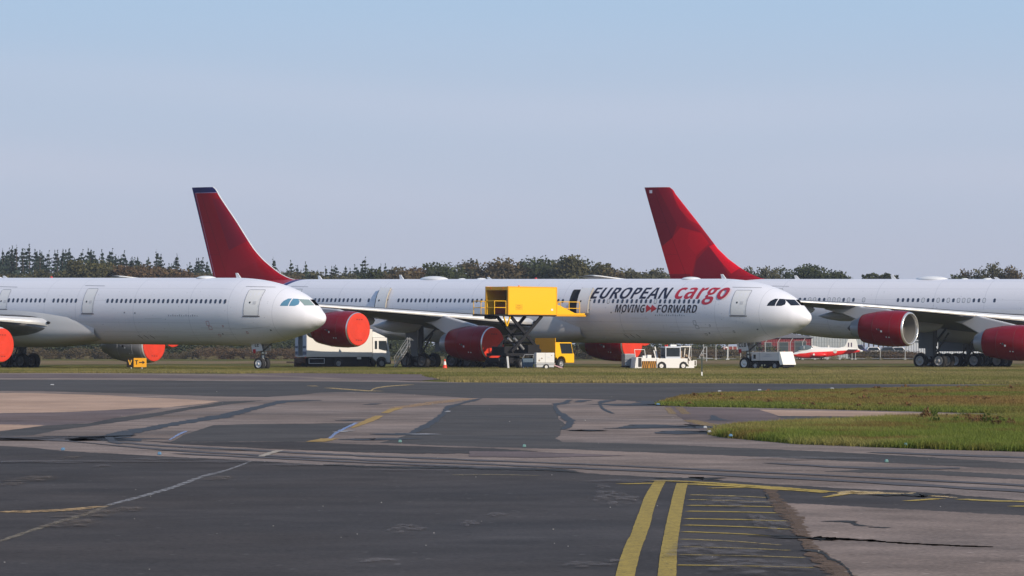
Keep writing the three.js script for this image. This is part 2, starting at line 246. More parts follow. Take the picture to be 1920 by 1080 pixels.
// --- shapes shared by all airliners
const GEO = {};
{
  const rows = [], us = [], N = 72, As = [0, .012, .03, .06, .1, .17, .26, .37, .5, .65, .8, .95, 1.1, 1.25, 1.4, 1.6, 1.8, 2.1, 2.4, 2.8, 3.2, 3.8, 4.5, 5.2, 6, 6.7, 7.5, 8.3, 9.2, 12, 20, 30, 40, 52];
  for (let a = 53; a < 75; a += 1) As.push(a);
  As.push(75.1, 75.25, 75.36);
  for (const a of As) { const s = sect(a), r = []; for (let j = 0; j <= N; j++) { const t = j / N * 2 * Math.PI; r.push([-a, s.c - s.h * Math.cos(t), s.w * Math.sin(t)]); } rows.push(r); us.push(a / 75.4); }
  GEO.fuselage = grid(rows, true, (i, j) => [us[i], j / N]);
  GEO.window = wrap(new THREE.ShapeGeometry(rrect(-.125, .125, .66, 1.02, .11), 5), (a, y) => { const p = onSide(20, y, .007); return [-a, p[1], p[2]]; }, .12, 3);
  GEO.windowRim = wrap(ring(-.165, .165, .62, 1.06, .14, .045), (a, y) => { const p = onSide(20, y, .004); return [-a, p[1], p[2]]; }, .12, 3);
  GEO.windowP = GEO.window.clone().scale(1, 1, -1);
  // belly fairing
  const b = [];
  for (let i = 0; i <= 40; i++) {
    const a = 23.6 + i / 40 * 24.2, t = i / 40, k = Math.min(1, Math.pow(Math.sin(Math.PI * Math.min(1, Math.min(t / .42, (1 - t) / .5) * .5)), .9)), r = [];
    for (let j = 0; j <= 32; j++) { const q = (j / 32 - .5) * Math.PI * 1.16, w = lerp(2.4, 3.32, k), y0 = lerp(-1.5, -.95, k), y1 = lerp(-2.5, -3.22, k); const sx = Math.sin(q), cy = Math.cos(q); r.push([-a, y0 + (y1 - y0) * Math.sign(cy) * Math.pow(Math.abs(cy), .62), w * Math.sign(sx) * Math.pow(Math.abs(sx), .72)]); }
    b.push(r);
  }
  GEO.belly = grid(b);
  // wings
  const foil = (n) => { const o = []; for (let i = 0; i <= n; i++) { const t = i / n * 2 * Math.PI, x = (1 + Math.cos(t)) / 2; o.push([x, (t <= Math.PI ? 1 : -1) * 5 * (.2969 * Math.sqrt(x) - .126 * x - .3516 * x * x + .2843 * x ** 3 - .1036 * x ** 4)]); } return o; };
  const wing = (secs, n = 44, from = 0, to = 1) => {               // secs: [r, le, chord, z, thickness, incidence]
    const f = foil(n), rows = [];
    const span = []; for (let i = 0; i < secs.length - 1; i++) for (let k = 0; k < 4; k++) span.push(secs[i].map((v, c) => lerp(v, secs[i + 1][c], k / 4)));
    span.push(secs[secs.length - 1]);
    for (const [r, le, ch, z, tc, inc] of span) rows.push(f.map(([x, y]) => { const X0 = x * ch, Y0 = y * tc * ch * (y < 0 ? 1.1 : .9); return [-(le + X0), z + Y0 - X0 * inc, r]; }));
    const low = (i) => i > n / 2, sel = f.map((p, i) => i).filter((i) => from > 0 ? f[i][0] >= (low(i) ? .0115 : from) - 1e-6 : f[i][0] <= (to < 1 && low(i) ? .0125 : to) + 1e-6);
    if (from > 0) {                                             // upper then lower surface, without the nose
      const up = sel.filter((i) => i <= n / 2), lo = sel.filter((i) => i >= n / 2);
      return join([grid(rows.map((r) => up.map((i) => r[i]))), grid(rows.map((r) => lo.map((i) => r[i])))]);
    }
    return grid(rows.map((r) => sel.map((i) => r[i])));
  };
  const W = [[1.2, 26.6, 15.6, -1.45, .125, .035], [2.5, 27.4, 14.6, -1.28, .13, .035], [3.5, 29.2, 12.6, -1.02, .135, .035], [6, 30.95, 11.1, -.82, .125, .03], [9.37, 33.2, 9.3, -.535, .115, .02], [14, 36.2, 7.7, -.16, .11, .012], [19.2, 39.6, 6.15, .234, .105, .004], [25, 43.4, 4.5, .55, .10, 0], [30.3, 46.85, 2.7, .80, .10, -.005]];
  GEO.wing = wing(W, 44, .048, 1); GEO.slat = wing(W, 44, 0, .0481);
  GEO.winglet = wing([[30.3, 46.85, 2.6, .80, .1, 0], [30.75, 47.5, 2.1, 1.1, .09, 0], [31.2, 48.3, 1.5, 1.5, .08, 0], [31.5, 49.0, .8, 1.95, .08, 0]], 28);
  GEO.stab = wing([[.5, 65.9, 7.7, 1.45, .1, 0], [1.4, 66.5, 7.3, 1.6, .1, 0], [6, 69.7, 5.1, 2.2, .1, 0], [11.1, 73.2, 2.75, 2.92, .09, 0], [11.35, 73.7, 2.2, 2.94, .05, 0]], 32);
  for (const k of ['wing', 'slat', 'winglet', 'stab']) { const g = GEO[k].clone().scale(1, 1, -1), ix = g.index; if (ix) for (let i = 0; i < ix.count; i += 3) { const t = ix.getX(i); ix.setX(i, ix.getX(i + 1)); ix.setX(i + 1, t); } else { const p = g.attributes; for (const n of ['position', 'normal', 'uv']) { const A = p[n], s = A.itemSize; for (let i = 0; i < A.count; i += 3) for (let c = 0; c < s; c++) { const t = A.array[i * s + c]; A.array[i * s + c] = A.array[(i + 1) * s + c]; A.array[(i + 1) * s + c] = t; } } } g.computeVertexNormals(); GEO[k + 'P'] = g; }
  // fin: outline in (a, y), with a curved root fillet at the front
  const le = [[61.2, 2.72], [62.3, 2.9], [63.5, 3.32], [64.76, 3.98], [66, 4.75], [67.2, 5.73], [69.6, 8.35], [72.1, 10.98], [72.45, 11.45], [72.9, 11.74]];
  const te = (y) => 72.35 + (y - 2.0) * (75.85 - 72.35) / 9.75;
  const finRows = le.map(([a, y]) => { const ch = te(y) - a, f = foil(28); return f.map(([x, t]) => [-(a + x * ch), y - (y > 4 ? 0 : (1 - x) * 0), t * .085 * ch * (y < 3.2 ? .9 : 1)]); });
  finRows.unshift(finRows[0].map(([x, , z]) => [x, 1.4, z]));
  GEO.fin = grid(finRows, false, () => [0, 0]);
  { const p = GEO.fin.attributes.position, u = GEO.fin.attributes.uv; for (let i = 0; i < p.count; i++) u.setXY(i, ...finUV(-p.getX(i), p.getY(i))); }
  GEO.finCap = grid([finRows[finRows.length - 1].slice(0, 15), finRows[finRows.length - 1].slice(14).reverse()]);
  GEO.finEdge = (() => { const pts = le.map(([a, y]) => new THREE.Vector3(-a + .03, y, 0)); return new THREE.TubeGeometry(new THREE.CatmullRomCurve3(pts), 40, .05, 8); })();
  // flap track fairing, length 1, along x
  GEO.fairing = lathe([[0, .004], [.06, .3], [.16, .48], [.32, .56], [.5, .52], [.7, .38], [.88, .18], [1, .01]], 18);
  // engine: 0 = intake plane
  GEO.cowl = lathe([[.16, 1.462], [.35, 1.515], [.7, 1.56], [1.2, 1.59], [1.8, 1.595], [2.6, 1.56], [3.4, 1.47], [4.1, 1.36], [4.65, 1.25], [4.62, 1.19], [4.0, 1.2]], 56);
  GEO.lip = lathe([[.16, 1.46], [.07, 1.43], [.02, 1.39], [0, 1.345], [.02, 1.30], [.10, 1.262], [.26, 1.24]], 56);
  GEO.duct = lathe([[.26, 1.239], [.6, 1.225], [1.2, 1.22], [2.0, 1.24], [2.05, .01]], 48);
  GEO.core = lathe([[4.0, 1.12], [4.65, 1.05], [5.2, .93], [5.72, .78], [5.70, .74], [5.2, .7]], 40);
  GEO.plug = lathe([[5.1, .62], [5.6, .52], [6.1, .30], [6.45, .03]], 32);
  GEO.cover = lathe([[-.035, .002], [-.04, .7], [-.035, 1.27], [-.014, 1.39], [.01, 1.412], [.05, 1.414]], 56);
  GEO.fan = (() => { const g = []; for (let k = 0; k < 26; k++) { const b = new THREE.BoxGeometry(.02, .86, .2).rotateY(.75).translate(-1.14, .79, 0).rotateX(k / 26 * 2 * Math.PI); g.push(b); } g.push(lathe([[.72, .01], [.85, .17], [1.0, .29], [1.15, .37]], 24)); return join(g.map(plain)).translate(-.78, 0, 0); })();
  GEO.cowlJoint = join([[.36, 1.517], [1.25, 1.592], [3.05, 1.521]].map(([a, r]) => plain(new THREE.TorusGeometry(r, .011, 6, 64).rotateY(Math.PI / 2).translate(-a, 0, 0))));
  GEO.nacMarks = join([[2.05, -.25, .16, .16], [1.62, -.78, .1, .1], [1.35, -.80, .1, .1], [2.5, -.05, .05, .05]].map(([a, y, w, h]) => { const R = 1.602, g = new THREE.PlaneGeometry(w, h, 3, 3); const p = g.attributes.position; for (let i = 0; i < p.count; i++) { const t = (y + p.getY(i)) / R; p.setXYZ(i, -a + p.getX(i), Math.sin(t) * (R + .004), Math.cos(t) * (R + .004)); } return plain(g); }));
  GEO.bigMark = (() => { const g = new THREE.CircleGeometry(.105, 16); const p = g.attributes.position; for (let i = 0; i < p.count; i++) { const t = (.0 + p.getY(i) - .1) / 1.602; p.setXYZ(i, -2.3 + p.getX(i), Math.sin(t) * 1.606, Math.cos(t) * 1.606); } return g; })();
  // wheels (axle along z)
  const wheel = (R, w) => { const n = [[-w / 2, R * .62], [-w / 2, R * .86], [-w * .42, R * .95], [-w * .25, R], [w * .25, R], [w * .42, R * .95], [w / 2, R * .86], [w / 2, R * .62]]; return new THREE.LatheGeometry(n.map(([z, r]) => new THREE.Vector2(r, z)), 32).rotateX(Math.PI / 2); };
  const rim = (R, w) => { const h = [[.001, w / 2 + .04], [R * .2, w / 2 + .03], [R * .25, w / 2 - .09], [R * .48, w / 2 - .05], [R * .55, w / 2 + .01], [R * .62, w / 2 - .01]]; return new THREE.LatheGeometry([...h, ...h.slice().reverse().map(([r, z]) => [r, -z])].map(([r, z]) => new THREE.Vector2(r, z)), 24).rotateX(Math.PI / 2); };
  GEO.mainTyre = wheel(.70, .50); GEO.mainRim = rim(.70, .50); GEO.noseTyre = wheel(.535, .38); GEO.noseRim = rim(.535, .38);
}
const range = (a, b, n) => Array.from({ length: n }, (_, i) => lerp(a, b, i / (n - 1)));
function letters(str, f, height, aLeft, aRight, s0, shear) {      // writing wrapped on to the starboard skin: arc height, from aft to fore
  const shapes = f.generateShapes(str, 1), raw = new THREE.ShapeGeometry(shapes, 6); raw.computeBoundingBox();
  const bb = raw.boundingBox, cap = f === font || f === fontR ? .99 : 1, k = height / cap, sx = (aLeft - aRight) / (bb.max.x - bb.min.x);
  return { geo: raw, map: (off) => (x, y) => onArc(aLeft - (x - bb.min.x) * sx - y * k * shear, s0 + y * k, off) };
}
const capOf = (f) => { const g = new THREE.ShapeGeometry(f.generateShapes('E', 1)); g.computeBoundingBox(); return g.boundingBox.max.y; };
const xOf = (f) => { const g = new THREE.ShapeGeometry(f.generateShapes('x', 1)); g.computeBoundingBox(); return g.boundingBox.max.y; };
const CAP = capOf(font), CAPR = capOf(fontR), XH = xOf(font);

function airliner(o) {                                            // o: x, d, deg, kind, label, cowl, covers, windows, shades, lipped
  const t = thing('cargo_airliner', o.label, 'airplane', o.x, o.d, o.deg, o.group);
  const body = (name, geo, mat, parent = t) => { const m = obj(name, geo, mat, parent); if (parent === t) { m.position.y = 4.83 + (o.dy ?? 0); m.rotation.z = -.011; } return m; };
  const skin = std(0xffffff, 1, 0, { map: skinTexture(o.kind), roughnessMap: skinRough });
  const fus = body('fuselage', GEO.fuselage, skin);
  body('belly_fairing', GEO.belly, std(L(.60, .60, .61), .42), fus);
  // cabin windows, each its own piece
  for (const a of o.windows) { const m = obj('window', GEO.window, o.shades?.some((s) => Math.abs(s - a) < .1) ? M.shade : M.glassPax, fus); m.position.x = -a; }
  if (o.shades) { const list = o.shades.map((a) => GEO.windowRim.clone().translate(-a, 0, 0)); obj('window_rim', list, M.seam, fus); }
  // cockpit
  const pane = (pts, byR) => wrap(flat(pts), (u, y) => {
    if (!byR) return onSide(u, y, .012);
    let lo = 0, hi = 4; for (let i = 0; i < 40; i++) { const m = (lo + hi) / 2; if (radius(m, y) >= u) hi = m; else lo = m; }
    const n = normalAt(hi + .02, y); return [-hi + Math.max(0, n.x) * .014 + .006, y + n.y * .014, u + n.z * .012];
  }, .12, 5);
  const panes = [pane([[3.06, .5], [2.42, .5], [2.42, 1.1], [2.66, 1.1], [2.9, .92], [3.02, .7]]), pane([[2.34, .5], [1.92, .5], [1.72, .62], [1.78, .84], [2.02, 1.08], [2.34, 1.1]]), pane([[.92, .54], [.07, .56], [.07, 1.03], [.95, 1.06]], true)];
  panes.forEach((g, i) => { obj('cockpit_window', g, o.kind === 1 ? (i === 2 ? M.blueGlass2 ??= std(L(.22, .30, .30), .15) : M.blueGlass) : M.glassDark, fus); });
  panes.forEach((g) => { const q = g.clone().scale(1, 1, -1); obj('cockpit_window', q, M.glassDark, fus); });
  // doors: panel, seam and sill
  const door = (a0, a1, y0, y1, open) => {
    if (open) { obj('doorway', wrap(new THREE.ShapeGeometry(rrect(a0, a1, y0, y1, .18), 5), (a, y) => onSide(a, y, .012)), M.cabin, fus); return; }
    obj('door', wrap(new THREE.ShapeGeometry(rrect(a0, a1, y0, y1, .14), 5), (a, y) => onSide(a, y, .010)), M.doorPaint ??= std(L(.77, .765, .765), .36), fus);
    obj('door_seam', wrap(ring(a0 - .035, a1 + .035, y0 - .035, y1 + .035, .17, .045), (a, y) => onSide(a, y, .016)), M.seamSoft, fus);
    obj('door_sill', wrap(flat([[a0 - .12, y0 - .12], [a1 + .12, y0 - .12], [a1 + .12, y0 - .03], [a0 - .12, y0 - .03]]), (a, y) => onSide(a, y, .02)), M.sill, fus);
    const m = (a0 + a1) / 2; obj('door_window', wrap(new THREE.ShapeGeometry(rrect(m + .12, m + .27, .68, .84, .07), 4), (a, y) => onSide(a, y, .022)), M.black, fus);
    obj('door_handle', wrap(flat([[m - .42, .62], [m - .12, .62], [m - .12, .86], [m - .42, .86]]), (a, y) => onSide(a, y, .02)), M.shade2 ??= std(L(.58, .58, .60), .5), fus);
    obj('rain_gutter', wrap(flat([[a0 - .5, y1 + .22], [a1 + .6, y1 + .26], [a1 + .6, y1 + .30], [a0 - .5, y1 + .26]]), (a, y) => onSide(a, y, .012)), M.seamSoft, fus);
  };
  for (const d of o.doors) door(...d);
  for (const [a0, a1, y0, y1] of o.openDoors ?? []) {             // plug door swung out and forwards, parallel to the skin
    const g = wrap(new THREE.ShapeGeometry(rrect(a0, a1, y0, y1, .14), 5), (a, y) => onSide(a, y, .24));
    const lin = wrap(new THREE.ShapeGeometry(rrect(a0 + .02, a1 - .02, y0 + .02, y1 - .02, .14), 5), (a, y) => onSide(a, y, .10));
    const edge = grid([.24, .10].map((off) => { const e = []; for (let i = 0; i <= 28; i++) { const k = i / 28 * 4, s = Math.floor(k) % 4, f = k - Math.floor(k), P = [[a0, y0], [a1, y0], [a1, y1], [a0, y1]], p = P[s], q = P[(s + 1) % 4]; e.push(onSide(lerp(p[0], q[0], i === 28 ? 0 : f), lerp(p[1], q[1], i === 28 ? 0 : f), off)); } return e; }));
    const dm = obj('open_door', g, M.doorPaint, fus); obj('door_lining', [plain(lin), plain(edge)], M.tan, fus);
    obj('door_window', wrap(new THREE.ShapeGeometry(rrect(a1 - .5, a1 - .34, .68, .84, .07), 4), (a, y) => onSide(a, y, .25)), M.black, fus);
    obj('hinge_arm', [bar(onSide(a0 + .2, .9, .12), onSide(a0 - .05, .9, 0), .06), bar(onSide(a0 + .2, .1, .12), onSide(a0 - .05, .1, 0), .06)], M.strut, fus);
  }
  // blade aerials, domes and small ports
  const blade = (a, h) => { const g = prism([[0, 0], [-.5, 0], [-.62, h], [-.38, h]], .06); return g.translate(-a + .2, 2.8, 0); };
  for (const [a, h] of [[9.3, .42], [47.5, .42], [58.1, .36], [36.5, .2]]) obj('antenna', blade(a, h), M.white, fus);
  for (const [a, w, h] of [[43.5, 1.7, .27], [13, .95, .17], [37.6, .5, .1], [40, .4, .08]]) obj('antenna_dome', new THREE.SphereGeometry(1, 24, 12, 0, Math.PI * 2, 0, Math.PI / 2).scale(w, h + .07, Math.min(w, .75)).translate(-a, 2.75, 0), M.white, fus);
  obj('port_hatch', [[10.4, -.98, .18, .2], [10.25, -1.35, .2, .16], [8.8, -1.2, .09, .09], [6.5, -1.7, .1, .1], [9.6, -1.95, .14, .1]].map(([a, y, w, h]) => wrap(ring(a - w, a + w, y - h, y + h, .06, .05), (q, z) => onSide(q, z, .012))), o.kind === 1 ? (M.pinkSeam ??= std(L(.55, .33, .37), .7)) : M.seamSoft, fus);
  obj('static_port', [[18.4, -.23], [19.6, -.2], [9.1, -1.9], [4.1, -1.55], [18.6, -2.3], [17.9, -2.3], [17.2, -2.3]].map(([a, y], i) => wrap(flat(i < 4 ? [[a, y], [a + .14, y], [a + .14, y + .11], [a, y + .11]] : [[a, y], [a + .28, y + .28], [a + .36, y + .28], [a + .1, y]]), (q, z) => onSide(q, z, .012))), M.seam, fus);
  obj('placard_row', range(11.4, 14.6, 14).map((a, i) => wrap(flat([[a, -.42], [a + .1, -.42], [a + .1, -.34 + (i % 3) * .04], [a, -.34 + (i % 3) * .04]]), (q, z) => onSide(q, z, .012))), M.seamSoft, fus);
  obj('skin_strip', [[8.6, 13, -2.02], [15.5, 17.4, -.65]].map(([p, q, y]) => wrap(flat([[p, y], [q, y], [q, y + .05], [p, y + .05]]), (u, z) => onSide(u, z, .011))), M.shade, fus);
  // wings
  const pods = [[7.6, 40.6, 6.2], [12.6, 41.2, 5.4], [16.6, 43.0, 4.6], [21.4, 44.6, 3.9], [25.4, 46.2, 3.3]];
  for (const s of [1, -1]) {
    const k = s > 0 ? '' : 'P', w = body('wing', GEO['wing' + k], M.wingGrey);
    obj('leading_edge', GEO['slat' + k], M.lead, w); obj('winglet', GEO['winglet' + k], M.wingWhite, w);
    for (const [r, a, len] of pods) { const z = interp([[2, -1.3], [9.37, -.9], [19.2, -.1], [30, 1]], r, 1) - .1; obj('flap_fairing', GEO.fairing.clone().scale(len, len * .2, len * .13).rotateZ(.02).translate(-(a - len * .45), z - len * .045, s * r), M.podGrey, w); }
    if (s > 0) obj('landing_light', new THREE.SphereGeometry(.17, 12, 8).scale(1.4, .7, .8).translate(-28.35, -1.05, 3.05), M.black, w);
    body('horizontal_stabiliser', GEO['stab' + k], M.wingWhite);
    for (const [n, r, a, y, le, zle] of [['inboard', 9.37, 27.6, 2.17, 33.2, -.53], ['outboard', 19.2, 34.4, 3.42, 39.6, .234]]) {
      const e = obj('engine', GEO.cowl, o.cowl, t); e.position.set(-a, y + (o.dy ?? 0), s * r); e.rotation.z = -.011;
      obj('intake_lip', GEO.lip, o.lipMat ?? M.lip, e); obj('exhaust_nozzle', GEO.core, M.nozzle, e); obj('exhaust_plug', GEO.plug, M.plug, e);
      obj('cowl_joint', GEO.cowlJoint, o.kind === 1 ? M.seamSoft : M.cowlSeam ??= std(L(.10, .002, .006), .5), e);
      obj('cowl_mark', GEO.nacMarks, M.shade, e); obj('cowl_vent', GEO.bigMark, M.darkMetal, e);
      if (o.covers) { obj('intake_cover', GEO.cover, M.orange, e); obj('cover_marking', [[.85, -.35], [.85, -.05], [.86, .22], [-.95, -.3], [-.95, 0], [-.93, .28]].map(([v, z]) => box(.006, .09, .17, .042, v, z)), M.mark, e); }
      else { obj('intake_duct', GEO.duct, M.inner, e); obj('fan', GEO.fan, M.fan, e); }
      // pylon in body height
      const yb = y - 4.83 - .011 * a, top = yb + 1.5;
      const g = prism([[-(a + .9), top - .14], [-(a + 2.4), top + .22], [-(le - .45), Math.max(top + .32, zle - .16)], [-(le + .25), zle + .06], [-(le + 1.4), zle + .12], [-(le + 3.6), zle - .34], [-(le + 1.6), zle - .80], [-(a + 5.3), yb + .72], [-(a + 4.3), yb + 1.0], [-(a + 1.5), top - .4]], .52, .1).translate(0, 0, s * r);
      body('pylon', g, M.podGrey);
    }
    const tip = body('wing_tip_light', new THREE.SphereGeometry(.07, 8, 6).translate(-47.2, .86, s * 30.5), s > 0 ? (M.green ??= std(L(.02, .3, .1), .3)) : M.beacon);
  }
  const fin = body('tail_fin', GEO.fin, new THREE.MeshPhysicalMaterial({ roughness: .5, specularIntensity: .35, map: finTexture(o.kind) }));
  obj('fin_tip', GEO.finCap, o.kind === 2 ? std(S(38, 34, 96), .4) : M.wingWhite, fin);
  if (o.kind === 2) obj('leading_edge_stripe', GEO.finEdge, M.white, fin);
  // undercarriage in ground height
  const set = (name, a, r, wide, rimMat) => {
    const g = new THREE.Group(); g.name = name; t.add(g); g.position.set(-a, 0, r);
    for (const x of [.99, -.99]) for (const z of [wide, -wide]) { const w = obj('wheel', GEO.mainTyre, M.tyre, g); w.position.set(x, .68, z); const m = obj('rim', GEO.mainRim, rimMat, g); m.position.copy(w.position); }
    obj('bogie_beam', [bar([-1.2, .72, 0], [1.2, .72, 0], .15), bar([.99, .68, -wide], [.99, .68, wide], .1), bar([-.99, .68, -wide], [-.99, .68, wide], .1)], M.darkMetal, g);
    obj('strut', [cyl(.17, .17, 1.6, 0, 1.5, 0), cyl(.25, .28, 2.2, 0, 3.1, 0), bar([.05, 1.2, 0], [1.5, 3.2, 0], .09), bar([.9, .95, 0], [.1, 1.9, 0], .07), bar([-.85, .95, 0], [-.1, 2.1, 0], .07), bar([0, 2.2, 0], [.1, 3.6, r > 0 ? -1.9 : r < 0 ? 1.9 : .6], .1)], M.strut, g);
    return g;
  };
  for (const s of [1, -1]) {
    const g = set('main_gear', 40.1, s * 5.34, .70, o.kind === 3 ? M.rim : M.rimDull ??= std(L(.16, .16, .17), .6));
    obj('gear_door', [rbox(1.5, 2.1, .07, -.55, 2.85, s * .62, .03), rbox(.8, .95, .06, -.2, 1.55, s * .6, .03)], M.gearDoorGrey ??= std(L(.17, .185, .21), .6), g);
  }
  set('centre_gear', 39.6, 0, .55, o.kind === 3 ? M.rim : M.rimDull);
  for (const s of [1, -1]) obj('wheel_well_door', rbox(2.6, 1.25, .06, -40.6, 2.15, s * 1.55, .03), M.gearDoorGrey, t);
  const ng = new THREE.Group(); ng.name = 'nose_gear'; t.add(ng); ng.position.set(-6.75, 0, 0);
  for (const z of [.3, -.3]) { const w = obj('wheel', GEO.noseTyre, M.tyre, ng); w.position.set(0, .52, z); const m = obj('rim', GEO.noseRim, M.rimWhite, ng); m.position.copy(w.position); }
  obj('strut', [cyl(.1, .1, 1.1, 0, 1.0, 0), cyl(.15, .15, 1.1, 0, 2.0, 0), bar([0, 1.5, 0], [1.2, 2.3, 0], .07), bar([0, .52, -.3], [0, .52, .3], .08), bar([.22, .75, 0], [.3, 1.1, 0], .05), bar([.3, 1.1, 0], [.1, 1.55, 0], .05)], M.strut, ng);
  obj('taxi_light', [new THREE.SphereGeometry(.1, 12, 8).translate(.22, 1.42, .18), new THREE.SphereGeometry(.1, 12, 8).translate(.22, 1.42, -.18), cyl(.07, .07, .34, .18, 1.05, .1)], std(L(.85, .84, .78), .25), ng);
  const gd = prism([[-.62, 2.32], [.42, 2.42], [.68, 1.62], [-.46, 1.5]], .06, .015).translate(-.15, 0, .52);
  const gdm = obj('gear_door', gd, M.gearDoor, ng);
  obj('gear_door', prism([[-.62, 2.32], [.42, 2.42], [.68, 1.62], [-.46, 1.5]], .06, .015).translate(-.15, 0, -.52), M.gearDoor, ng);
  if (o.code) { const g = new THREE.ShapeGeometry(font.generateShapes(o.code, .34), 4); g.computeBoundingBox(); obj('lettering', g.translate(-.12 - g.boundingBox.max.x / 2, 1.93, .556), M.black, ng); }
  obj('warning_flag', prism([[-.5, 1.72], [-.16, 1.74], [-.14, 1.46], [-.3, 1.36], [-.44, 1.46]], .012).translate(-.06, 0, .565), std(L(.5, .012, .015), .7), ng);
  obj('beacon', [new THREE.SphereGeometry(.12, 12, 8).scale(1, .8, 1).translate(-31, 2.86, 0)], M.beacon, fus);
  return t;
}
const WIN_FWD = range(21.7, 9.4, 24), WIN_OVER = [...range(33.45, 29.17, 9), ...range(28.08, 25.45, 6)], WIN_MID = range(45.43, 36.35, 18), WIN_REAR = [...range(56.7, 50.3, 13), 49.2];
const DOORS = [[4.95, 6.42, -.3, 1.8], [58.4, 59.6, -.2, 1.85]];
const cowlMark = 0;
const air1 = airliner({ kind: 1, dy: -.09, x: -15.32, d: 322.5, deg: 37.75, cowl: M.greyCowl, covers: true, code: 'LE', lipMat: M.wingWhite, windows: [...range(21.74, 8.45, 26), ...WIN_OVER], doors: [...DOORS, [23.35, 24.58, -.2, 1.86], [33.62, 34.7, .1, 1.75]],
  label: 'plain white four-engine airliner with orange intake covers and no markings, nose beside the box truck' });
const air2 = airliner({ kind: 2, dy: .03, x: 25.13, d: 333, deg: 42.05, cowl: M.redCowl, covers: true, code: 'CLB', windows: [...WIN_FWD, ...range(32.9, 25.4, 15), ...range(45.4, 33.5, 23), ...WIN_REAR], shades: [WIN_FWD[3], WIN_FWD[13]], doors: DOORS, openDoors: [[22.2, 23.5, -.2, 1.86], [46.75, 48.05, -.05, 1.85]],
  label: 'white cargo airliner with large dark and red lettering, red engines and a blue-edged red fin' });
// doorways behind the two open doors
for (const [a0, a1] of [[23.42, 24.62], [47.9, 48.35]]) obj('doorway', wrap(new THREE.ShapeGeometry(rrect(a0, a1, -.2, 1.85, .16), 5), (a, y) => onSide(a, y, .012)), M.cabin, air2.children[0]);
const sh3 = [...WIN_REAR.slice(3, 5), ...WIN_REAR.slice(7, 10), WIN_REAR[11], WIN_REAR[13]];
const mid3 = [...range(45.5, 36.43, 18), 35.35];
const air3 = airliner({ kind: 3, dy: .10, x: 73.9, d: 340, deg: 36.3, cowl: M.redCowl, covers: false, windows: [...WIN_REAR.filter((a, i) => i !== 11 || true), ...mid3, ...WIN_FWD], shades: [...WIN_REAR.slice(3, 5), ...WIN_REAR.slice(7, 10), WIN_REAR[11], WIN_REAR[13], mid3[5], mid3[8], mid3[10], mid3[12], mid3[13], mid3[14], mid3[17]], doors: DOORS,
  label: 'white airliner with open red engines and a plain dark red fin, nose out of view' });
{ // company lettering on the second airliner
  const fus = air2.children[0];
  const put = (name, str, f, cap, height, aL, aR, s0, shear, mat) => {
    const raw = new THREE.ShapeGeometry(f.generateShapes(str, 1), 6); raw.computeBoundingBox();
    const bb = raw.boundingBox, k = height / cap, sx = (aL - aR) / (bb.max.x - bb.min.x);
    obj(name, wrap(raw, (x, y) => onArc(aL - (x - bb.min.x) * sx - y * k * shear, s0 + y * k, .012), .16, 5), mat, fus);
  };
  const s = (z) => 2.82 * Math.asin(z / 2.82);
  put('lettering', 'EUROPEAN', font, CAP, 1.17, 22.3, 13.55, s(1.06), .24, M.navy);
  put('lettering', 'cargo', font, XH, 1.17, 12.85, 7.1, s(1.06), .24, M.letterRed);
  put('lettering', 'MOVING', font, CAP, .68, 19.25, 15.95, s(-.13), .24, M.navy);
  put('lettering', 'FORWARD', font, CAP, .68, 14.5, 10.1, s(-.13), .24, M.navy);
  obj('chevron_mark', [0, .58].map((o) => wrap(flat([[15.72 - o, -.13], [15.05 - o, .21], [15.62 - o, .55], [15.74 - o, .32], [15.7 - o, .2]]), (a, y) => onArc(a, s(y), .012))), M.letterRed, fus);
}

// ------------------------------------------------------------ ground, paved areas, painted lines
const structure = (o) => { o.userData.kind = 'structure'; return o; };
const TILE = 24;                                                  // metres per texture tile
const mulc = (c, k) => c.map((v) => v * k);
const asphaltTex = (base, contrast, grain, speck, s) => tex(1024, 1024, (u, v, x, y) => {
  const big = fbm(u, v, 3, 3, 4, s) - .5, mid = fbm(u, v, 24, 24, 4, s + 9) - .5, fine = hash(x, y, s + 3) - .5, st = hash(x >> 1, y >> 1, s + 5);
  let k = 1 + contrast * (big * 1.3 + mid * 1.5) + grain * fine; const w = fbm(u, v, 6, 5, 3, s + 40);
  const sp = st > 1 - speck ? .10 + .12 * hash(x, y, s + 8) : st < speck * 1.6 ? -.10 : 0;
  return [base[0] * k + sp + .02 * (w - .5), base[1] * k + sp, base[2] * k + sp - .02 * (w - .5)];
});
const tDark = asphaltTex([.272, .252, .246], .26, .24, .0012, 11), tWorn = asphaltTex([.50, .443, .41], .26, .26, .002, 23), tNew = asphaltTex([.306, .290, .282], .20, .20, .001, 37), tTan = asphaltTex([.69, .575, .495], .16, .16, .001, 51), tBrown = asphaltTex([.42, .365, .355], .22, .18, .002, 63);
const bump = tex(512, 512, (u, v, x, y) => { const n = .5 * fbm(u, v, 60, 60, 3, 77) + .5 * hash(x, y, 4); return [n, n, n]; }, false);
bump.repeat.set(3, 3);
const paving = (map, rough = .93) => new THREE.MeshPhysicalMaterial({ map, roughness: rough, specularIntensity: .35, bumpMap: bump, bumpScale: .006 });
const mat = { dark: paving(tDark), worn: paving(tWorn), fresh: paving(tNew), tan: paving(tTan), brown: paving(tBrown), tar: std(L(.032, .032, .036), .75), mud: std(L(.105, .068, .045), .95), crack: std(L(.012, .011, .011), .95) };
const paintTex = tex(512, 512, (u, v, x, y) => { const n = fbm(u, v, 10, 10, 5, 90), w = fbm(u, v, 40, 40, 3, 91), f = hash(x, y, 5); const k = .86 + .22 * (n - .5) + .10 * (f - .5) - (w > .64 ? .22 : 0); return [k, k, k]; });
const paint = (c) => new THREE.MeshStandardMaterial({ color: c, map: paintTex, roughness: .85 });
